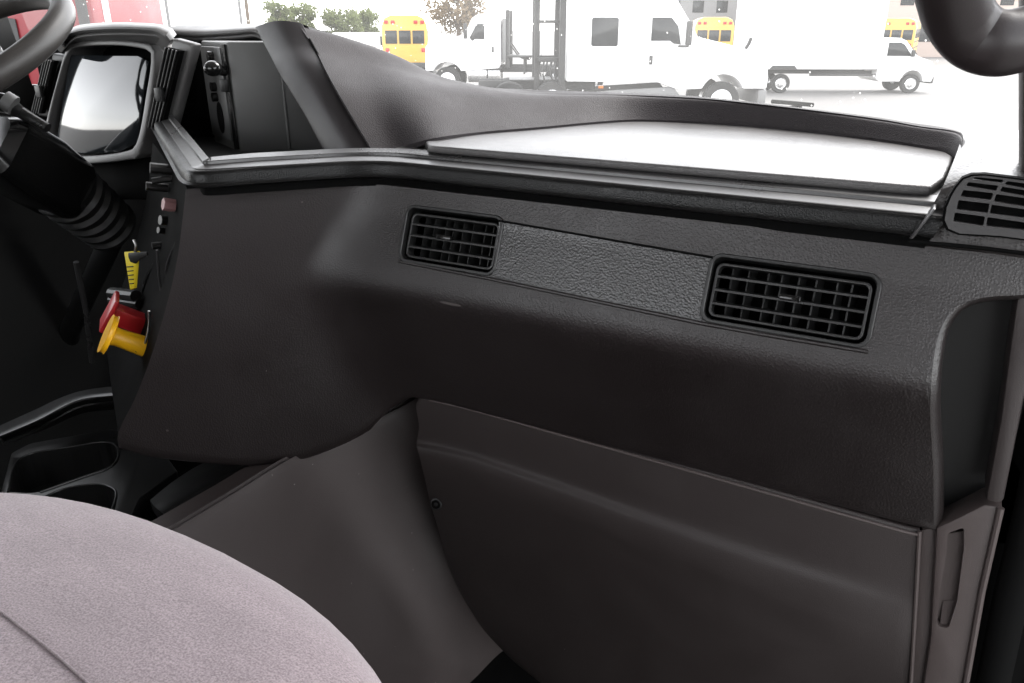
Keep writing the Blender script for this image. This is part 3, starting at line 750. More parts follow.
# ================================================================== LOWER DASH PANEL
lowp = empty('lower_dash_panel', (-.35, 1.02, 1.3), 'plain grey moulded kick panel under the dash in the passenger footwell', 'panel')
YL = 1.012
tpx = [(417, 404), (421, 398), (432, 396.5), (470, 405), (560, 430), (640, 452), (740, 480), (840, 508), (905, 526), (920, 529)]
t0 = [at(a, b, y=YL) for a, b in tpx]
t1 = [p + Vector((0, -.004, -.004)) for p in t0]
def rowpx(lst, ys): return [at(a, b, y=y) for (a, b), y in zip(lst, ys)]
m1 = rowpx([(419, 425), (424, 424), (436, 424), (472, 432), (560, 458), (640, 483), (740, 512), (840, 540), (902, 558), (918, 561)], [YL - .004] * 10)
m1c = rowpx([(417, 440), (423, 441), (436, 443), (474, 452), (560, 480), (640, 508), (740, 541), (840, 572), (902, 590), (917, 593)], [YL - .004] * 10)
m2 = rowpx([(417, 447), (423, 449), (436, 452), (474, 462), (560, 492), (640, 522), (740, 557), (840, 590), (902, 609), (916, 612)], [YL - .014] * 7 + [YL - .011, YL - .007, YL - .004])
m3 = rowpx([(420, 458), (428, 461), (440, 465), (478, 478), (562, 510), (640, 543), (740, 580), (840, 613), (900, 632), (914, 635)], [YL - .016] * 7 + [YL - .012, YL - .008, YL - .004])
m4 = rowpx([(424, 475), (433, 479), (446, 485), (485, 501), (568, 536), (645, 569), (742, 606), (840, 640), (899, 658), (913, 661)], [YL - .006] * 8 + [YL - .004, YL - .002])
m5 = rowpx([(436, 522), (446, 534), (462, 548), (500, 572), (580, 615), (655, 650), (748, 690), (842, 720), (896, 735), (909, 738)], [YL + .030] * 8 + [YL + .010, YL + .004])
m6 = rowpx([(466, 600), (478, 622), (498, 645), (535, 672), (610, 715), (680, 745), (762, 775), (846, 800), (890, 810), (904, 813)], [YL + .085] * 8 + [YL + .03, YL + .01])
m7 = rowpx([(560, 690), (575, 705), (595, 720), (630, 745), (690, 785), (740, 820), (800, 850), (850, 870), (885, 880), (898, 880)], [YL + .16] * 8 + [YL + .07, YL + .03])
face_ = loft('moulded_face', [[p + Vector((0, .03, 0)) for p in t0], [p + Vector((0, .006, .001)) for p in t0], t1, m1, m1c, m2, m3, m4, m5, m6, m7], (0, .012, 0), M_lower, lowp, 70, 5, 60)
from mathutils.bvhtree import BVHTree
def hit(o, px, py):
    bvh = BVHTree.FromPolygons([mw(o) @ v.co for v in o.data.vertices], [p.vertices[:] for p in o.data.polygons])
    return bvh.ray_cast(O, ray(px, py).normalized())[0]
hl_line = [p + Vector((0, -.002, -.001)) for p in t1[2:]]
tube('edge_highlight', smooth_path(hl_line, 4), .0026, M_jamb, lowp, 8)  # paler tube added as the highlight along the panel's top edge
tube('edge_highlight', [at(a, b, y=YL - .006) for a, b in ((919.5, 531), (917, 580), (913.5, 640), (910, 700))], .0028, M_jamb, lowp, 8)  # added highlight line down the right edge, in the same paler plastic
sc_ = hit(face_, 437, 503)
bvh = BVHTree.FromPolygons([mw(face_) @ v.co for v in face_.data.vertices], [p.vertices[:] for p in face_.data.polygons])
scn = bvh.ray_cast(O, ray(437, 503).normalized())[1]
scn = Vector((.30, -.90, .25)).normalized()
sc_ = sc_ + scn * .004
q1 = scn.orthogonal().normalized(); q2 = scn.cross(q1)
def circ(r_, d): return [sc_ + scn * d + q1 * r_ * math.cos(k * .2618) + q2 * r_ * math.sin(k * .2618) for k in range(24)]
prism('screw_recess', circ(.0100, .0042), scn * -.006, M_void, lowp)
bm = bmesh.new(); ring_prism(bm, circ(.0118, .0046), circ(.0092, .0054), scn * -.009); finish(bm, 'screw_collar', M_vent, lowp)
prism('screw_head', circ(.0035, .0050), scn * -.003, M_black, lowp, .0006)
# narrow return strip at its right edge
rs = [at(a, b, y=YL + .002) for a, b in ((921, 530), (939, 527), (935, 600), (929, 690), (920, 860), (900, 870), (911, 690), (917, 600))]
prism('end_strip', rs, (0, .03, 0), M_jamb, lowp, .003)

# ================================================================== ENGINE COVER (left wall of the footwell)
ec_ = empty('engine_cover', (-.95, .7, 1.3), 'brownish grey engine cover side with scuffs left of the footwell', 'engine cover')
e1 = [at(a, b, x=x) for (a, b), x in (((425, 396), -.86), ((400, 412), -.90), ((345, 438), -.94), ((290, 463), -.95), ((235, 496), -.96), ((180, 529), -.96), ((60, 600), -.96))]
e2 = [p + Vector((.015, -.004, -.004)) for p in e1]
e3 = [at(a, b, x=x) for (a, b), x in (((470, 490), -.76), ((435, 510), -.85), ((380, 540), -.88), ((330, 560), -.90), ((280, 590), -.90), ((240, 615), -.90), ((120, 690), -.90))]
e4 = [at(a, b, x=x) for (a, b), x in (((545, 610), -.66), ((490, 635), -.76), ((430, 660), -.80), ((390, 680), -.82), ((350, 705), -.82), ((310, 730), -.82), ((200, 800), -.82))]
e5 = [at(a, b, x=x) for (a, b), x in (((690, 700), -.50), ((590, 715), -.66), ((530, 745), -.73), ((490, 775), -.74), ((450, 800), -.74), ((410, 830), -.74), ((300, 900), -.74))]
loft('cover_side', [[p + Vector((-.05, .0, -.003)) for p in e1], [p + Vector((-.008, 0, .0)) for p in e1], e2, e3, e4, e5], (-.012, .0, 0), M_tunnel, ec_, 40, 6, 60)

# ================================================================== CUP HOLDER CONSOLE
cup = empty('cup_holder_console', (-1.4, .7, 1.58), 'black floor console with oval cup wells beside the seat', 'console')
ZC_ = 1.62
cb_ = [at(a, b, z=ZC_) for a, b in ((-60, 560), (-2, 497), (10, 452), (30, 442), (110, 428), (150, 432), (178, 470), (140, 497), (120, 540), (60, 600))]
cbo = prism('console_body', cb_, (0, 0, -.10), M_shroud, cup, .008)
cuts = []
for pts in (((8, 492), (14, 466), (30, 454), (70, 447), (105, 442), (118, 450), (112, 466), (80, 478), (40, 492)), ((30, 505), (60, 490), (95, 484), (112, 488), (116, 496), (110, 515), (60, 530))):
    cb = bmesh.new(); add_prism(cb, [p + Vector((0, 0, .05)) for p in smooth_path([at(a, b, z=ZC_) for a, b in pts + (pts[0],)], 4)[:-1]], (0, 0, -.13)); cuts.append(cb)
boolean(cbo, cuts)
for pts in (((8, 492), (14, 466), (30, 454), (70, 447), (105, 442), (118, 450), (112, 466), (80, 478), (40, 492)), ((30, 505), (60, 490), (95, 484), (112, 488), (116, 496), (110, 515))):
    tube('well_rim', smooth_path([at(a, b, z=ZC_ + .001) for a, b in pts], 5), .0022, M_shroud, cup, 8)
arm = [[at(a, b, z=z) for (a, b), z in r] for r in (
    (((0, 440), 1.66), ((40, 425), 1.67), ((80, 408), 1.68), ((118, 404), 1.68)), (((0, 436), 1.69), ((38, 420), 1.70), ((78, 400), 1.71), ((120, 395), 1.72)), (((-10, 430), 1.68), ((30, 412), 1.69), ((76, 392), 1.70), ((125, 385), 1.72)))]
loft('front_ridge', arm, (-.01, .01, -.02), M_shroud, cup, 16, 5)
ch = [[at(a, b, z=z) for a, b in r] for z, r in ((1.64, ((150, 500), (175, 480), (205, 462), (240, 450))), (1.655, ((155, 507), (185, 489), (215, 470), (250, 455))), (1.655, ((165, 515), (195, 497), (228, 478), (270, 460))), (1.62, ((178, 527), (208, 506), (240, 486), (285, 465))))]
loft('channel_edge', ch, (0, 0, -.02), M_shroud, cup, 16, 5)

# ================================================================== STEERING WHEEL AND COLUMN
sw = empty('steering_wheel', (-1.75, .9, 2.40), 'worn dark steering wheel with a thick rim, cut by the left edge', 'steering wheel')
ta = R(60); e1v = Vector((1, 0, 0)); e2v = Vector((0, math.sin(ta), math.cos(ta))); nv = e1v.cross(e2v)
ctr = Vector((-1.75, .9, 2.40))
bm = bmesh.new(); rings = []
for i in range(64):
    a = i * 2 * math.pi / 64; rad = e1v * math.cos(a) + e2v * math.sin(a); ring = []
    for k in range(14):
        b = k * 2 * math.pi / 14; ring.append(bm.verts.new(ctr + rad * (.222 + .021 * math.cos(b)) + nv * (.026 * math.sin(b))))
    rings.append(ring)
for i in range(64):
    for k in range(14):
        bm.faces.new((rings[i][k], rings[i][(k + 1) % 14], rings[(i + 1) % 64][(k + 1) % 14], rings[(i + 1) % 64][k]))
finish(bm, 'rim', M_wheel, sw)
for ang in (20, 160, 250, 290):
    d = e1v * math.cos(R(ang)) + e2v * math.sin(R(ang))
    tube('spoke', [ctr - nv * .035 + d * .05, ctr - nv * .03 + d * .14, ctr + d * .215], [.022, .018, .013], M_shroud, sw, 12)
tube('hub', [ctr - nv * .06, ctr - nv * .02, ctr - nv * .012], [.07, .075, .06], M_shroud, sw, 28)
col = empty('steering_column', (-1.75, 1.0, 2.2), 'glossy black steering column shroud with a ribbed rubber boot', 'steering column')
ax0, ax1 = at(-14, 138, y=.93), at(72, 194, y=1.13)
ax = (ax1 - ax0).normalized()
sh = []
side = Vector((1, 0, 0)); upc = side.cross(ax)
for f, ww, hh in ((0, .065, .055), (.10, .085, .072), (.5, .090, .080), (.9, .082, .076), (1, .07, .066)):
    c = ax0.lerp(ax1, f); r_ = []
    for u, v in rrect(ww * 2, hh * 2, .035, 5): r_.append(c + side * u + upc * v)
    sh.append(r_ + [r_[0]])
bm = bmesh.new(); V = [[bm.verts.new(p) for p in r[:-1]] for r in sh]
for i in range(len(V) - 1):
    n = len(V[0])
    for k in range(n): bm.faces.new((V[i][k], V[i][(k + 1) % n], V[i + 1][(k + 1) % n], V[i + 1][k]))
bm.faces.new(V[0]); bm.faces.new(V[-1][::-1]); bmesh.ops.recalc_face_normals(bm, faces=bm.faces)
finish(bm, 'shroud', M_gloss, col, 30)
b0, b1 = at(62, 186, y=1.10), at(112, 228, y=1.24)
pts, rs_ = [], []
for k in range(23):
    f = k / 22; pts.append(b0.lerp(b1, f)); rs_.append((.074 - .008 * f) + (.006 if k % 4 < 2 else -.004))
tube('ribbed_boot', pts, rs_, M_shroud, col, 28)
st = [at(20, 112, y=.98), at(8, 104, y=.95), at(-20, 98, y=.92)]
tube('stalk', [at(48, 128, y=1.0), st[0], st[1], st[2]], [.010, .013, .020, .020], M_shroud, col, 14)
tube('stalk_cap', [at(4, 100, y=.945), at(14, 106, y=.955)], .021, M_grey, col, 16)
tube('column_shaft', [b1 - Vector((0, 0, .02)), at(70, 330, y=1.3), at(60, 430, y=1.45)], .03, M_black, col, 12)
tube('pedal_rod', [at(76, 262, y=1.10), at(86, 310, y=1.12), at(92, 362, y=1.14)], .007, M_lip, col, 8)

# ---- key with yellow tag hanging from the ignition
key = empty('key_tag', at(130, 262, y=.86), 'yellow paper tag with black writing hanging from the ignition key', 'key tag')
tagp = [at(a, b, y=.86) for a, b in ((124, 252), (137, 251), (134, 288), (130, 290))]
prism('tag_card', tagp, (.004, .0035, 0), M_tag, key, .0006)
prism('key_head', [at(a, b, y=.853) for a, b in ((128, 253), (146, 252), (147, 256), (138, 260), (135, 264), (130, 262), (128, 257))], (0, .004, 0), M_black, key, .001)
bm = bmesh.new()
for k in range(5):
    a = at(127 + k * .7, 267 + k * 4.2, y=.8575); b = at(133 + k * .1, 266.5 + k * 4.2, y=.8575); add_tube(bm, [a, b], .0011, 6)
finish(bm, 'writing', M_ink, key)
tube('key_ring', smooth_path([at(134, 240, y=.86), at(136, 245, y=.858), at(135, 252, y=.857)], 4), .0026, M_steel, key, 8)

# ================================================================== PASSENGER SEAT
seat = empty('passenger_seat', (-.65, .03, 1.3), 'passenger seat cushion in fuzzy pinkish grey cloth', 'seat')
def sup(n_, a, b, cx, cy, z):
    out = []
    for k in range(72):
        t = k * 2 * math.pi / 72; c, s = math.cos(t), math.sin(t)
        out.append(Vector((cx + a * math.copysign(abs(c) ** (2 / n_), c), cy + b * math.copysign(abs(s) ** (2 / n_), s), z)))
    return out
sect = []
for da, z in ((0.03, 1.76), (0.01, 1.81), (0, 1.86), (.004, 1.90), (.016, 1.935), (.036, 1.962), (.062, 1.978), (.10, 1.988), (.16, 1.993), (.24, 1.995), (.32, 1.993), (.37, 1.991)):
    sect.append(sup(2.35, (.485 - da), .435 - da, -.605, .012, z + .008))
bm = bmesh.new(); V = [[bm.verts.new(p) for p in r] for r in sect]
for i in range(len(V) - 1):
    for k in range(72): bm.faces.new((V[i][k], V[i][(k + 1) % 72], V[i + 1][(k + 1) % 72], V[i + 1][k]))
bm.faces.new(V[0]); bm.faces.new(V[-1][::-1])
cus = finish(bm, 'cushion', M_fabric, seat)
box('seat_base', (-.665, .03, 1.5), (.55, .55, .50), M_black, seat, .02)
sp = [at(a, b, z=2.0035) for a, b in ((-8, 604), (20, 626), (48, 648), (78, 674), (110, 704))]
tube('seam', [p + Vector((0, 0, .0)) for p in smooth_path(sp, 6)], .0011, M_fabric, seat, 8)

# ================================================================== RIGHT DOOR FRAME
jam = empty('door_frame', (.14, 1.0, 1.3), 'grey plastic door opening trim with a finger recess right of the footwell', 'door frame')
def J(px, py, y=.99): return at(px, py, y=y)
js = [J(*p) for p in ((1017, 296), (1080, 285), (1040, 350), (1024, 400), (1014, 450), (1003, 505), (985, 502), (1000, 420), (1010, 345))]
prism('upper_strip', js, (0, .06, 0), M_lower, jam, .006)
js = [J(*p, 1.0) for p in ((936, 528), (952, 521), (984, 505), (1003, 507), (985, 590), (968, 683), (950, 780), (905, 800), (930, 640))]
lo = prism('lower_trim', js, (0, .05, 0), M_jamb, jam, .005)
cb = bmesh.new(); add_prism(cb, [J(*p, .97) for p in ((947, 546), (964, 540), (964, 560), (957, 615), (948, 643), (936, 640), (940, 600), (946, 570))], (0, .07, 0)); bevel_bm(cb, .004, 2, 50); boolean(lo, [cb])
bm = bmesh.new()
add_prism(bm, [J(*p, 1.014) for p in ((940, 535), (970, 530), (968, 560), (958, 640), (935, 655), (932, 620))], (0, .012, 0)); finish(bm, 'recess_back', M_jamb, jam)
pf = [J(938, 639, 1.003), J(948, 641, 1.003), J(957, 617, 1.003), J(957, 600, 1.0125), J(943, 601, 1.0125)]
bm = bmesh.new(); vs = [bm.verts.new(p) for p in pf]; bm.faces.new(vs); thicken(bm, (0, .006, -.004)); finish(bm, 'finger_lip', M_jamb, jam)
tube('trim_ridge', [J(1001, 508, .997), J(982, 592, .997), J(966, 683, .997), J(952, 760, .997)], .004, M_jamb, jam, 8)
# dark weather seal and hinge post
sp_ = [J(*p, 1.02) for p in ((1034, 300), (1030, 400), (1012, 505), (992, 590), (972, 690), (950, 800))]
tube('weather_seal', smooth_path([p + Vector((.022, 0, 0)) for p in sp_], 5), .020, M_rubber, jam, 12)
prism('hinge_post', [Vector((.155, 1.06, .97)), Vector((.24, 1.06, .97)), Vector((.24, 1.06, 2.30)), Vector((.135, 1.06, 2.30))], (0, .3, 0), M_rubber, jam, .01)
# A-pillar rising from the corner
ap = [at(1022, 180, y=1.04), at(1060, 185, y=1.04), at(1062, 0, y=.88), at(1021, 60, y=.93)]
prism('windshield_pillar', [at(1021, 176, y=1.06), at(1075, 190, y=1.06), at(1085, -60, y=.75), at(1022, -60, y=.75)], (0, .06, 0), M_lower, jam, .006)
door = empty('cab_door', (.26, 1.06, 1.2), 'black inside of the open cab door at the right edge', 'door')
dn_ = Vector((.98, .20, 0)); dn2 = Vector((.20, -.98, 0))
def D_(s, z, d=0): return Vector((.25, 1.04, 0)) + dn_ * s + dn2 * d + Vector((0, 0, z))
prism('inner_panel', [D_(0, 1.15), D_(.92, 1.15), D_(.95, 2.22), D_(0, 2.30)], dn2 * -.07, M_rubber, door, .015)
bm = bmesh.new(); ring_prism(bm, [D_(0, 2.29), D_(.95, 2.21), D_(.92, 3.0), D_(.30, 3.02)], [D_(.09, 2.30), D_(.88, 2.23), D_(.86, 2.93), D_(.33, 2.95)], dn2 * -.05); finish(bm, 'window_frame', M_rubber, door)
box('armrest', D_(.5, 2.0, .05), (.5, .07, .08), M_rubber, door, .02)
# grab handle
gh = empty('grab_handle', at(1000, 40, y=.70), 'dark brown curved grab handle on the windshield pillar', 'grab handle')
gp = [at(a, b, y=y) for (a, b), y in (((940, -90), .62), ((946, -40), .64), ((952, -8), .66), ((960, 18), .68), ((977, 37), .69), ((1000, 43.5), .69), ((1028, 38), .70), ((1070, 24), .72))]
tube('grip', smooth_path(gp, 10), .0228, M_handle, gh, 20)
tube('mount', [gp[-1], gp[-1] + Vector((.03, .05, -.02))], [.03, .034], M_handle, gh, 16)
prism('mount_plate', [at(1040, -20, y=.77), at(1100, -20, y=.77), at(1100, 60, y=.77), at(1040, 60, y=.77)], (0, .03, 0), M_handle, gh, .008)

# ================================================================== WINDSHIELD
ws_rows = []
for z, yy in ((2.13, 1.82), (2.35, 1.76), (2.6, 1.68), (2.85, 1.58), (3.07, 1.47)):
    r_ = []
    for k in range(17):
        x = -2.3 + (.16 + 2.3) * k / 16; u = (x + 1.07) / 1.23
        r_.append(Vector((x, yy - .32 * (yy - .9) * u * u * 1.0 - .08 * u ** 4, z)))
    ws_rows.append(r_)
bm = grid_mesh(ws_rows)
ws = finish(bm, 'windshield', M_wind)
tag(ws, 'curved truck windshield speckled with pale dust and dried drops', 'windshield')
wp = empty('wiper', at(795, 104, y=1.62), 'thin dark wiper arm tip lying beyond the right of the dash top', 'wiper')
tube('wiper_blade', [at(772, 101.5, y=1.70), at(792, 103, y=1.68), at(813, 105, y=1.66)], .004, M_rubber, wp, 8)
tube('wiper_arm', [at(800, 106, y=1.69), at(780, 112, y=1.72), at(740, 125, y=1.76)], .006, M_rubber, wp, 8)

# ================================================================== OUTSIDE
def V2W(o, loc, rz):
    o.location = loc; o.rotation_euler = (0, 0, rz)
def side_prism(name, prof2, y0, y1, m, parent, bev=.04):
    return prism(name, [Vector((x, y0, z)) for x, z in prof2], (0, y1 - y0, 0), m, parent, bev, 3)
def local_empty(name, label, cat, group=None): return empty(name, (0, 0, 0), label, cat, group)
def wheel(parent, x, y, r, wdt=.28, rimr=.6, rim_m=M_chrome):
    s = 1 if y > 0 else -1
    def ring(bm, prof3):
        rg = []
        for rr, yy in prof3: rg.append([bm.verts.new((x + rr * math.cos(k * math.pi / 16), y + s * yy, r + rr * math.sin(k * math.pi / 16))) for k in range(32)])
        for a, b in zip(rg, rg[1:]):
            for k in range(32): bm.faces.new((a[k], a[(k + 1) % 32], b[(k + 1) % 32], b[k]))
        return rg
    bm = bmesh.new()
    rg = ring(bm, [(r * .3, -wdt), (r * .93, -wdt), (r, -wdt * .85), (r, -wdt * .15), (r * .93, 0), (r * rimr, -.01)])
    t_ = finish(bm, 'wheel', M_tyre, parent)
    bm = bmesh.new()
    rg = ring(bm, [(r * rimr, -.012), (r * rimr * .95, .0), (r * rimr * .8, -.05), (r * .28, -.03), (r * .24, .05), (r * .1, .06)])
    bm.faces.new(rg[-1]); finish(bm, 'rim', rim_m, t_)
    return t_
def arc(cx, r_, zc, zb):
    a0 = math.asin((zb - zc) / r_)
    return [(cx + r_ * math.cos(a0 + (math.pi - 2 * a0) * k / 10), zc + r_ * math.sin(a0 + (math.pi - 2 * a0) * k / 10)) for k in range(11)]
def pane(name, pts, y, s, m, parent):
    return prism(name, [Vector((x, y, z)) for x, z in pts], (0, s * .02, 0), m, parent, .006)

# --- white sleeper tractor facing right
t = local_empty('sleeper_truck', 'white sleeper cab semi truck facing right in the middle of the lot', 'truck')
body = [(0, 1.05), (0, 3.85), (.3, 4.0), (2.1, 3.95), (2.75, 3.55), (3.05, 3.05), (3.45, 2.50), (3.62, 2.22), (5.2, 1.86), (5.62, 1.62), (5.72, 1.15), (5.70, .85)] + arc(4.45, .64, .60, .85) + [(3.2, .82), (2.6, 1.02)]
side_prism('body', body, -1.15, 1.15, M_wpaint, t, .03)
for s in (-1, 1):
    pane('sleeper_window', [(.66, 2.02), (.66, 2.68), (.70, 2.72), (1.36, 2.72), (1.40, 2.68), (1.40, 2.02), (1.36, 1.98), (.70, 1.98)], s * 1.147, s, M_glass, t)
    pane('door_window', [(2.32, 2.12), (2.32, 2.72), (2.85, 2.72), (3.05, 2.5), (3.16, 2.02), (2.95, 2.05), (2.85, 2.12)], s * 1.147, s, M_glass, t)
    box('door_handle', (2.35, s * 1.17, 1.62), (.09, .05, .24), M_dark, t, .015)
    box('side_mirror', (3.32, s * 1.36, 2.32), (.16, .14, .62), M_dark, t, .03)
    tube('mirror_arm', [Vector((3.10, s * 1.13, 1.98)), Vector((3.32, s * 1.36, 1.98)), Vector((3.32, s * 1.36, 2.1))], .03, M_dark, t, 8)
    prism('side_fairing', [Vector((.05, s * 1.10, .66)), Vector((1.2, s * 1.10, .80)), Vector((3.05, s * 1.10, .90)), Vector((3.3, s * 1.10, .62)), Vector((.1, s * 1.10, .40))], (0, -s * .15, 0), M_greyp, t, .02)
    box('marker_lamp', (.98, s * 1.16, .90), (.14, .03, .07), M_lamp, t, .01)
    wheel(t, 4.45, s * 1.12, .52)
    wheel(t, -1.6, s * 1.15, .52); wheel(t, -.4, s * 1.15, .52)
    box('frame_rail', (-.8, s * .42, .92), (3.4, .10, .26), M_dark, t, .01)
    box('rack_post', (-.13, s * 1.05, 2.35), (.17, .17, 3.7), M_dark, t, .01)
    box('rear_post', (-.82, s * .7, 2.45), (.15, .15, 3.5), M_dark, t, .01)
    box('rack_brace', (-.48, s * .9, 2.62), (.62, .08, .08), M_dark, t, .01)
    box('deck_brace', (-.48, s * .9, 1.62), (.66, .10, .12), M_dark, t, .01)
    for xx in (-.62, -.4, -.28): tube('air_hose', smooth_path([Vector((xx, s * .9, 1.6)), Vector((xx - .05, s * .95, 1.3)), Vector((xx + .04, s * .92, 1.0))], 4), .025, M_dark, t, 6)
    box('headlamp', (5.60, s * .86, 1.35), (.16, .30, .22), M_chrome, t, .03)
box('deck_plate', (-.8, 0, 1.06), (1.6, 1.5, .04), M_dark, t)
prism('windscreen', [Vector((3.02, -1.0, 3.02)), Vector((3.02, 1.0, 3.02)), Vector((3.60, 1.0, 2.25)), Vector((3.60, -1.0, 2.25))], (.03, 0, .03), M_glass, t)
box('front_bumper', (5.62, 0, .62), (.26, 2.2, .42), M_greyp, t, .06)
tube('hood_mirror', [Vector((5.0, -1.0, 1.86)), Vector((5.06, -1.16, 2.05)), Vector((5.1, -1.18, 2.2))], .045, M_dark, t, 8)
V2W(t, gnd(563, 24.0), YAW + R(1))

# --- white day cab tractor facing left
t = local_empty('day_cab_truck', 'white day cab tractor facing left in front of the yellow bus and brown tree', 'truck')
hood = [(0, 1.15), (0, 2.85), (.15, 2.95), (.85, 2.95), (1.1, 2.8), (1.42, 2.2), (2.75, 1.98), (2.95, 1.75), (2.98, .88)] + arc(2.12, .62, .60, .88) + [(.1, .98)]
side_prism('body', hood, -1.12, 1.12, M_wpaint, t, .03)
for s in (-1, 1):
    pane('door_window', [(.62, 2.05), (.62, 2.60), (.92, 2.60), (1.20, 2.1), (1.10, 1.98), (1.0, 2.05)], s * 1.117, s, M_glass, t)
    box('door_handle', (.30, s * 1.14, 1.68), (.07, .05, .22), M_dark, t, .01)
    box('side_mirror', (1.34, s * 1.3, 2.34), (.13, .14, .55), M_dark, t, .03)
    wheel(t, 2.12, s * 1.10, .52)
    wheel(t, -2.2, s * 1.12, .52); wheel(t, -3.5, s * 1.12, .52)
    box('frame_rail', (-1.8, s * .42, .95), (3.9, .10, .26), M_dark, t, .01)
    tube('fuel_tank', [Vector((.05, s * .82, .75)), Vector((1.3, s * .82, .75))], .30, M_chrome, t, 18)
    tube('tank_strap', [Vector((.5, s * .82, .75)), Vector((.56, s * .82, .75))], .31, M_dark, t, 18)
    tube('exhaust_stack', [Vector((-.25, s * .8, 1.0)), Vector((-.25, s * .8, 3.1))], .09, M_dark, t, 12)
    box('step', (.7, s * 1.05, .98), (1.5, .12, .07), M_dark, t, .01)
    box('headlamp', (2.92, s * .8, 1.35), (.14, .28, .2), M_chrome, t, .03)
    tube('air_hose', smooth_path([Vector((-.3, s * .5, 1.9)), Vector((-.7, s * .5, 1.4)), Vector((-1.1, s * .4, 1.3))], 4), .03, M_dark, t, 6)
    box('rack_leg', (-.9, s * .6, 1.1), (.07, .07, .7), M_dark, t)
box('deck_rack', (-.9, 0, 1.42), (1.3, 1.9, .08), M_dark, t, .01)
box('front_bumper', (2.96, 0, .66), (.2, 2.1, .38), M_greyp, t, .05)
box('cab_guard', (-.12, 0, 2.0), (.14, 1.9, 1.6), M_greyp, t, .02)
V2W(t, gnd(503, 33.0), YAW + R(180 - 4))

# --- white box truck facing right
t = local_empty('box_truck', 'white box truck with a small van cab facing right beyond the semi', 'truck')
bx = [(0, .92), (0, 4.1), (5.3, 4.1), (5.3, .92)]
side_prism('cargo_box', bx, -1.15, 1.15, M_wpaint, t, .03)
cab = [(5.34, .55), (5.34, 2.02), (5.5, 2.10), (6.05, 2.08), (6.3, 1.98), (6.82, 1.42), (7.45, 1.20), (7.58, .95), (7.60, .62), (7.55, .45)] + arc(6.76, .46, .42, .45) + [(5.5, .45)]
side_prism('cab', cab, -.98, .98, M_wpaint, t, .025)
for s in (-1, 1):
    pane('door_window', [(5.62, 1.42), (5.62, 1.92), (6.08, 1.92), (6.25, 1.84), (6.6, 1.42)], s * .977, s, M_glass, t)
    box('side_mirror', (6.58, s * 1.12, 1.52), (.12, .16, .26), M_dark, t, .03)
    wheel(t, 6.76, s * .97, .37, .24); wheel(t, 1.55, s * 1.08, .37, .24)
    prism('mud_flare', [Vector((1.0, s * 1.10, .92)), Vector((1.12, s * 1.10, 1.06)), Vector((1.98, s * 1.10, 1.06)), Vector((2.1, s * 1.10, .92))], (0, s * .08, 0), M_dark, t, .01)
    box('frame_rail', (3.1, s * .4, .78), (4.6, .12, .12), M_dark, t, .01)
    box('side_skirt', (4.0, s * .9, .70), (2.6, .06, .09), M_dark, t, .01)
    box('headlamp', (7.5, s * .75, .98), (.16, .3, .22), M_lamp, t, .03)
box('front_bumper', (7.55, 0, .52), (.22, 1.9, .28), M_dark, t, .05)
prism('windscreen', [Vector((6.36, -.85, 1.94)), Vector((6.36, .85, 1.94)), Vector((6.84, .85, 1.45)), Vector((6.84, -.85, 1.45))], (.025, 0, .025), M_glass, t)
box('rear_step', (-.1, 0, .62), (.35, 2.0, .14), M_dark, t, .01)
V2W(t, gnd(737, 33.8), YAW - R(2))

# --- yellow school buses
def bus(label, loc, rz):
    t = local_empty('school_bus', label, 'school bus', 'yellow school buses')
    secy = [(-1.2, .55), (-1.2, 2.55), (-1.05, 2.92), (-.7, 3.08), (.7, 3.08), (1.05, 2.92), (1.2, 2.55), (1.2, .55)]
    prism('body', [Vector((0, y, z)) for y, z in secy], (8.2, 0, 0), M_yelp, t, .06)
    prism('hood', [Vector((8.2, y, z)) for y, z in ((-1.0, .6), (-1.0, 1.55), (-.8, 1.7), (.8, 1.7), (1.0, 1.55), (1.0, .6))], (1.5, 0, -.1), M_yelp, t, .06)
    for k in range(3): box('rear_window', (-.02, -.72 + .72 * k, 2.0), (.05, .62, .66), M_glass, t, .02)
    for yy in (-.95, -.6, .6, .95): box('roof_lamp', (-.03, yy, 2.74), (.08, .2, .16), M_redlens, t, .02)
    for s in (-1, 1):
        box('tail_lamp', (-.02, s * .95, 1.35), (.06, .2, .2), M_redlens, t, .02)
        for k in range(8): box('side_window', (.7 + k * .95, s * 1.2, 2.08), (.78, .05, .62), M_glass, t, .02)
        for k in range(2): box('rub_rail', (4.1, s * 1.215, 1.15 + .4 * k), (8.1, .03, .07), M_dark, t)
        wheel(t, 2.0, s * 1.12, .48); wheel(t, 8.7, s * 1.05, .48)
    prism('windscreen', [Vector((8.21, -1.0, 1.75)), Vector((8.21, 1.0, 1.75)), Vector((8.21, 1.0, 2.6)), Vector((8.21, -1.0, 2.6))], (.03, 0, 0), M_glass, t)
    box('rear_bumper', (-.12, 0, .6), (.2, 2.3, .26), M_dark, t, .02)
    V2W(t, loc, rz); return t
bus('yellow school bus seen from behind left of the day cab tractor', gnd(406, 44), YAW + R(96))
bus('yellow school bus showing its end between the semi and the box truck', gnd(712, 52), YAW + R(80))
bus('yellow school bus parked behind the cab of the box truck', gnd(893, 58), YAW + R(62))

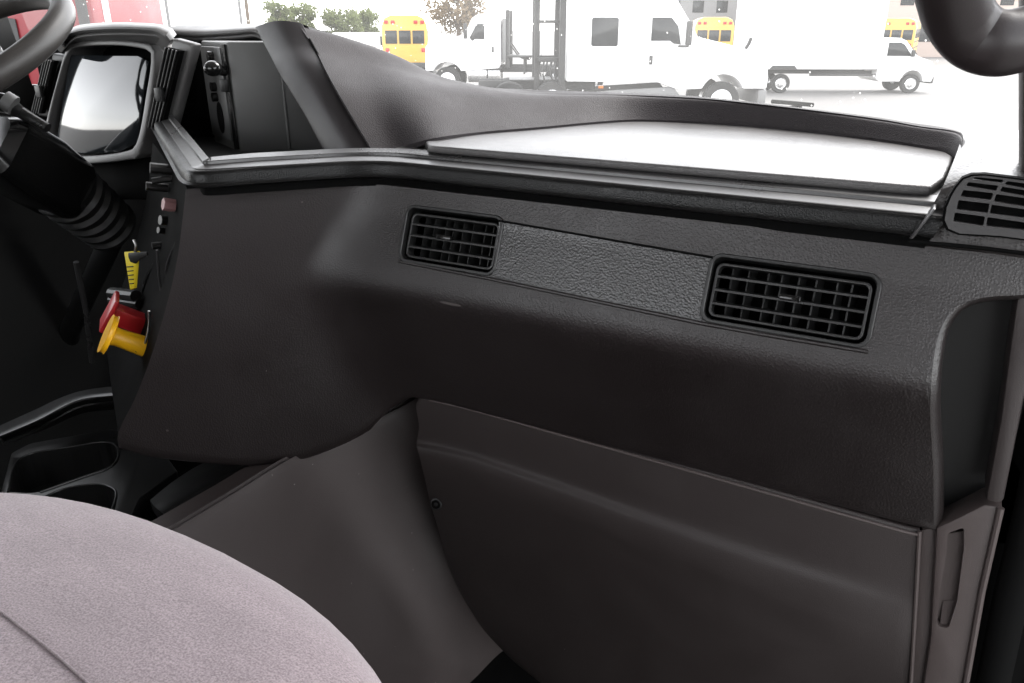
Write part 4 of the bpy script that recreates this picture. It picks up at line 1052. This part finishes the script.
# --- red truck at the far left, close
t = local_empty('red_truck', 'red truck front with dark grille seen over the steering wheel', 'truck')
side_prism('body', [(0, .8), (0, 3.2), (2.05, 3.2), (2.05, 1.0), (1.9, .8)], -1.15, 1.15, M_redp, t, .08)
for s in (-1, 1): wheel(t, 1.4, s * 1.12, .5)
prism('grille', [Vector((.05, -1.155, 1.2)), Vector((.85, -1.155, 1.3)), Vector((.85, -1.155, 2.58)), Vector((.05, -1.155, 2.66))], (0, -.03, 0), M_dark, t, .02)
prism('side_panel', [Vector((1.46, -1.155, 1.2)), Vector((1.66, -1.155, 1.2)), Vector((1.66, -1.155, 3.1)), Vector((1.46, -1.155, 3.1))], (0, -.03, 0), M_dark, t, .02)
prism('rear_panel', [Vector((1.86, -1.155, 1.2)), Vector((2.03, -1.155, 1.2)), Vector((2.03, -1.155, 3.1)), Vector((1.86, -1.155, 3.1))], (0, -.03, 0), M_dark, t, .02)
tube('tail_pipe', [Vector((2.22, -1.0, 1.0)), Vector((2.22, -1.0, 3.6))], .05, M_chrome, t, 10)
V2W(t, gnd(38, 14.0), YAW - R(4))
# --- poles
def pole(px, D, h, r_, label, m=M_dark):
    o = tube('utility_pole', [Vector((0, 0, 0)), Vector((0, 0, h))], [r_, r_ * .8], m); o.location = gnd(px, D)
    tag(o, label, 'pole', 'poles beyond the lot'); return o
pole(180, 22, 5.5, .05, 'thin grey pole just right of the red truck', M_greyp)
pole(246, 45, 9, .09, 'leftmost of two slim poles above the dark dash fin', M_greyp)
pole(253, 45, 9, .11, 'brown pole right of its slimmer grey neighbour', M_bark)
# --- far white trailer and van to the left of the bus
t = local_empty('parked_van', 'pale parked van just left of the yellow school bus', 'van')
side_prism('body', [(0, .5), (0, 2.2), (3.6, 2.2), (4.3, 1.5), (5.1, 1.25), (5.2, .5)], -1, 1, M_wpaint, t, .08)
for s in (-1, 1):
    wheel(t, .9, s * .95, .36); wheel(t, 4.3, s * .95, .36)
    pane('side_window', [(2.8, 1.5), (2.8, 2.0), (3.5, 2.0), (3.95, 1.5)], s * .997, s, M_glass, t)
V2W(t, gnd(338, 50), YAW)
# --- buildings
t = local_empty('far_building', 'brownish flat building behind the box truck at the right', 'building')
box('wall', (0, 0, 4.5), (22, 8, 9), M_brick, t, .05)
for k in range(9):
    for z in (2, 5, 7.6): box('window', (-9 + k * 2.2, -4.0, z), (1.2, .1, 1.4), M_glass, t, .02)
V2W(t, gnd(905, 78), YAW)
t = local_empty('far_shed', 'grey shed behind the sleeper truck and bus', 'building')
box('wall', (0, 0, 3), (14, 8, 6), M_greyp, t, .05)
prism('roof', [Vector((-7.2, -4.2, 6)), Vector((-7.2, 4.2, 6)), Vector((-7.2, 0, 7.4))], (14.4, 0, 0), M_dark, t)
for k in range(5): box('window', (-5.5 + k * 2.6, -4.0, 4.6), (1.2, .1, 1.2), M_glass, t, .02)
V2W(t, gnd(690, 95), YAW)
# --- trees
def tree(px, D, h, cw, m, label):
    t = empty('tree', gnd(px, D), label, 'tree', 'trees beyond the lot')
    b = t.location
    bm = bmesh.new(); add_tube(bm, [b, b + Vector((.1, 0, h * .4)), b + Vector((0, .1, h * .75))], [h * .035, h * .025, h * .01], 8)
    for k in range(7):
        a = k * 2.4; d = Vector((math.cos(a), math.sin(a), .9)) * cw * .45
        add_tube(bm, [b + Vector((0, 0, h * (.35 + .05 * k))), b + Vector((0, 0, h * (.35 + .05 * k))) + d], [h * .014, h * .004], 6)
    finish(bm, 'trunk', M_bark, t)
    bm = bmesh.new()
    cl = []
    for k in range(26):
        u = random.uniform(0, 6.28); v = random.uniform(-.8, 1); rr = random.uniform(.35, 1)
        cl.append((Vector((math.cos(u) * cw * .5 * rr * math.sqrt(max(.1, 1 - v * v * .6)), math.sin(u) * cw * .5 * rr, h * .66 + v * h * .32)), random.uniform(.14, .24) * cw))
    for c, r_ in cl:
        for _ in range(150):
            d = Vector((random.gauss(0, 1), random.gauss(0, 1), random.gauss(0, .8))).normalized() * r_ * random.uniform(.4, 1.05)
            p = b + c + d; s = random.uniform(.10, .2)
            q = Matrix.Rotation(random.uniform(0, 6), 3, Vector((random.random(), random.random(), random.random() + .1)).normalized())
            vs = [bm.verts.new(p + q @ Vector(x) * s) for x in ((-1, 0, 0), (0, .5, .1), (1, 0, 0), (0, -.5, .1))]
            bm.faces.new(vs)
    finish(bm, 'crown', m, t, smooth=False)
tree(458, 62, 5.8, 4.0, M_leaf2, 'brown leafed tree rising above the day cab tractor')
tree(345, 76, 3.9, 3.6, M_leaf, 'small green tree left of the yellow bus')
tree(366, 82, 3.9, 3.0, M_leaf, 'low green tree touching the bus from the left')
tree(281, 72, 4.3, 2.8, M_leaf, 'leftmost pale green tree above the dash fin')
tree(303, 76, 4.2, 2.8, M_leaf, 'pale green tree second from the left, over the dash hump')
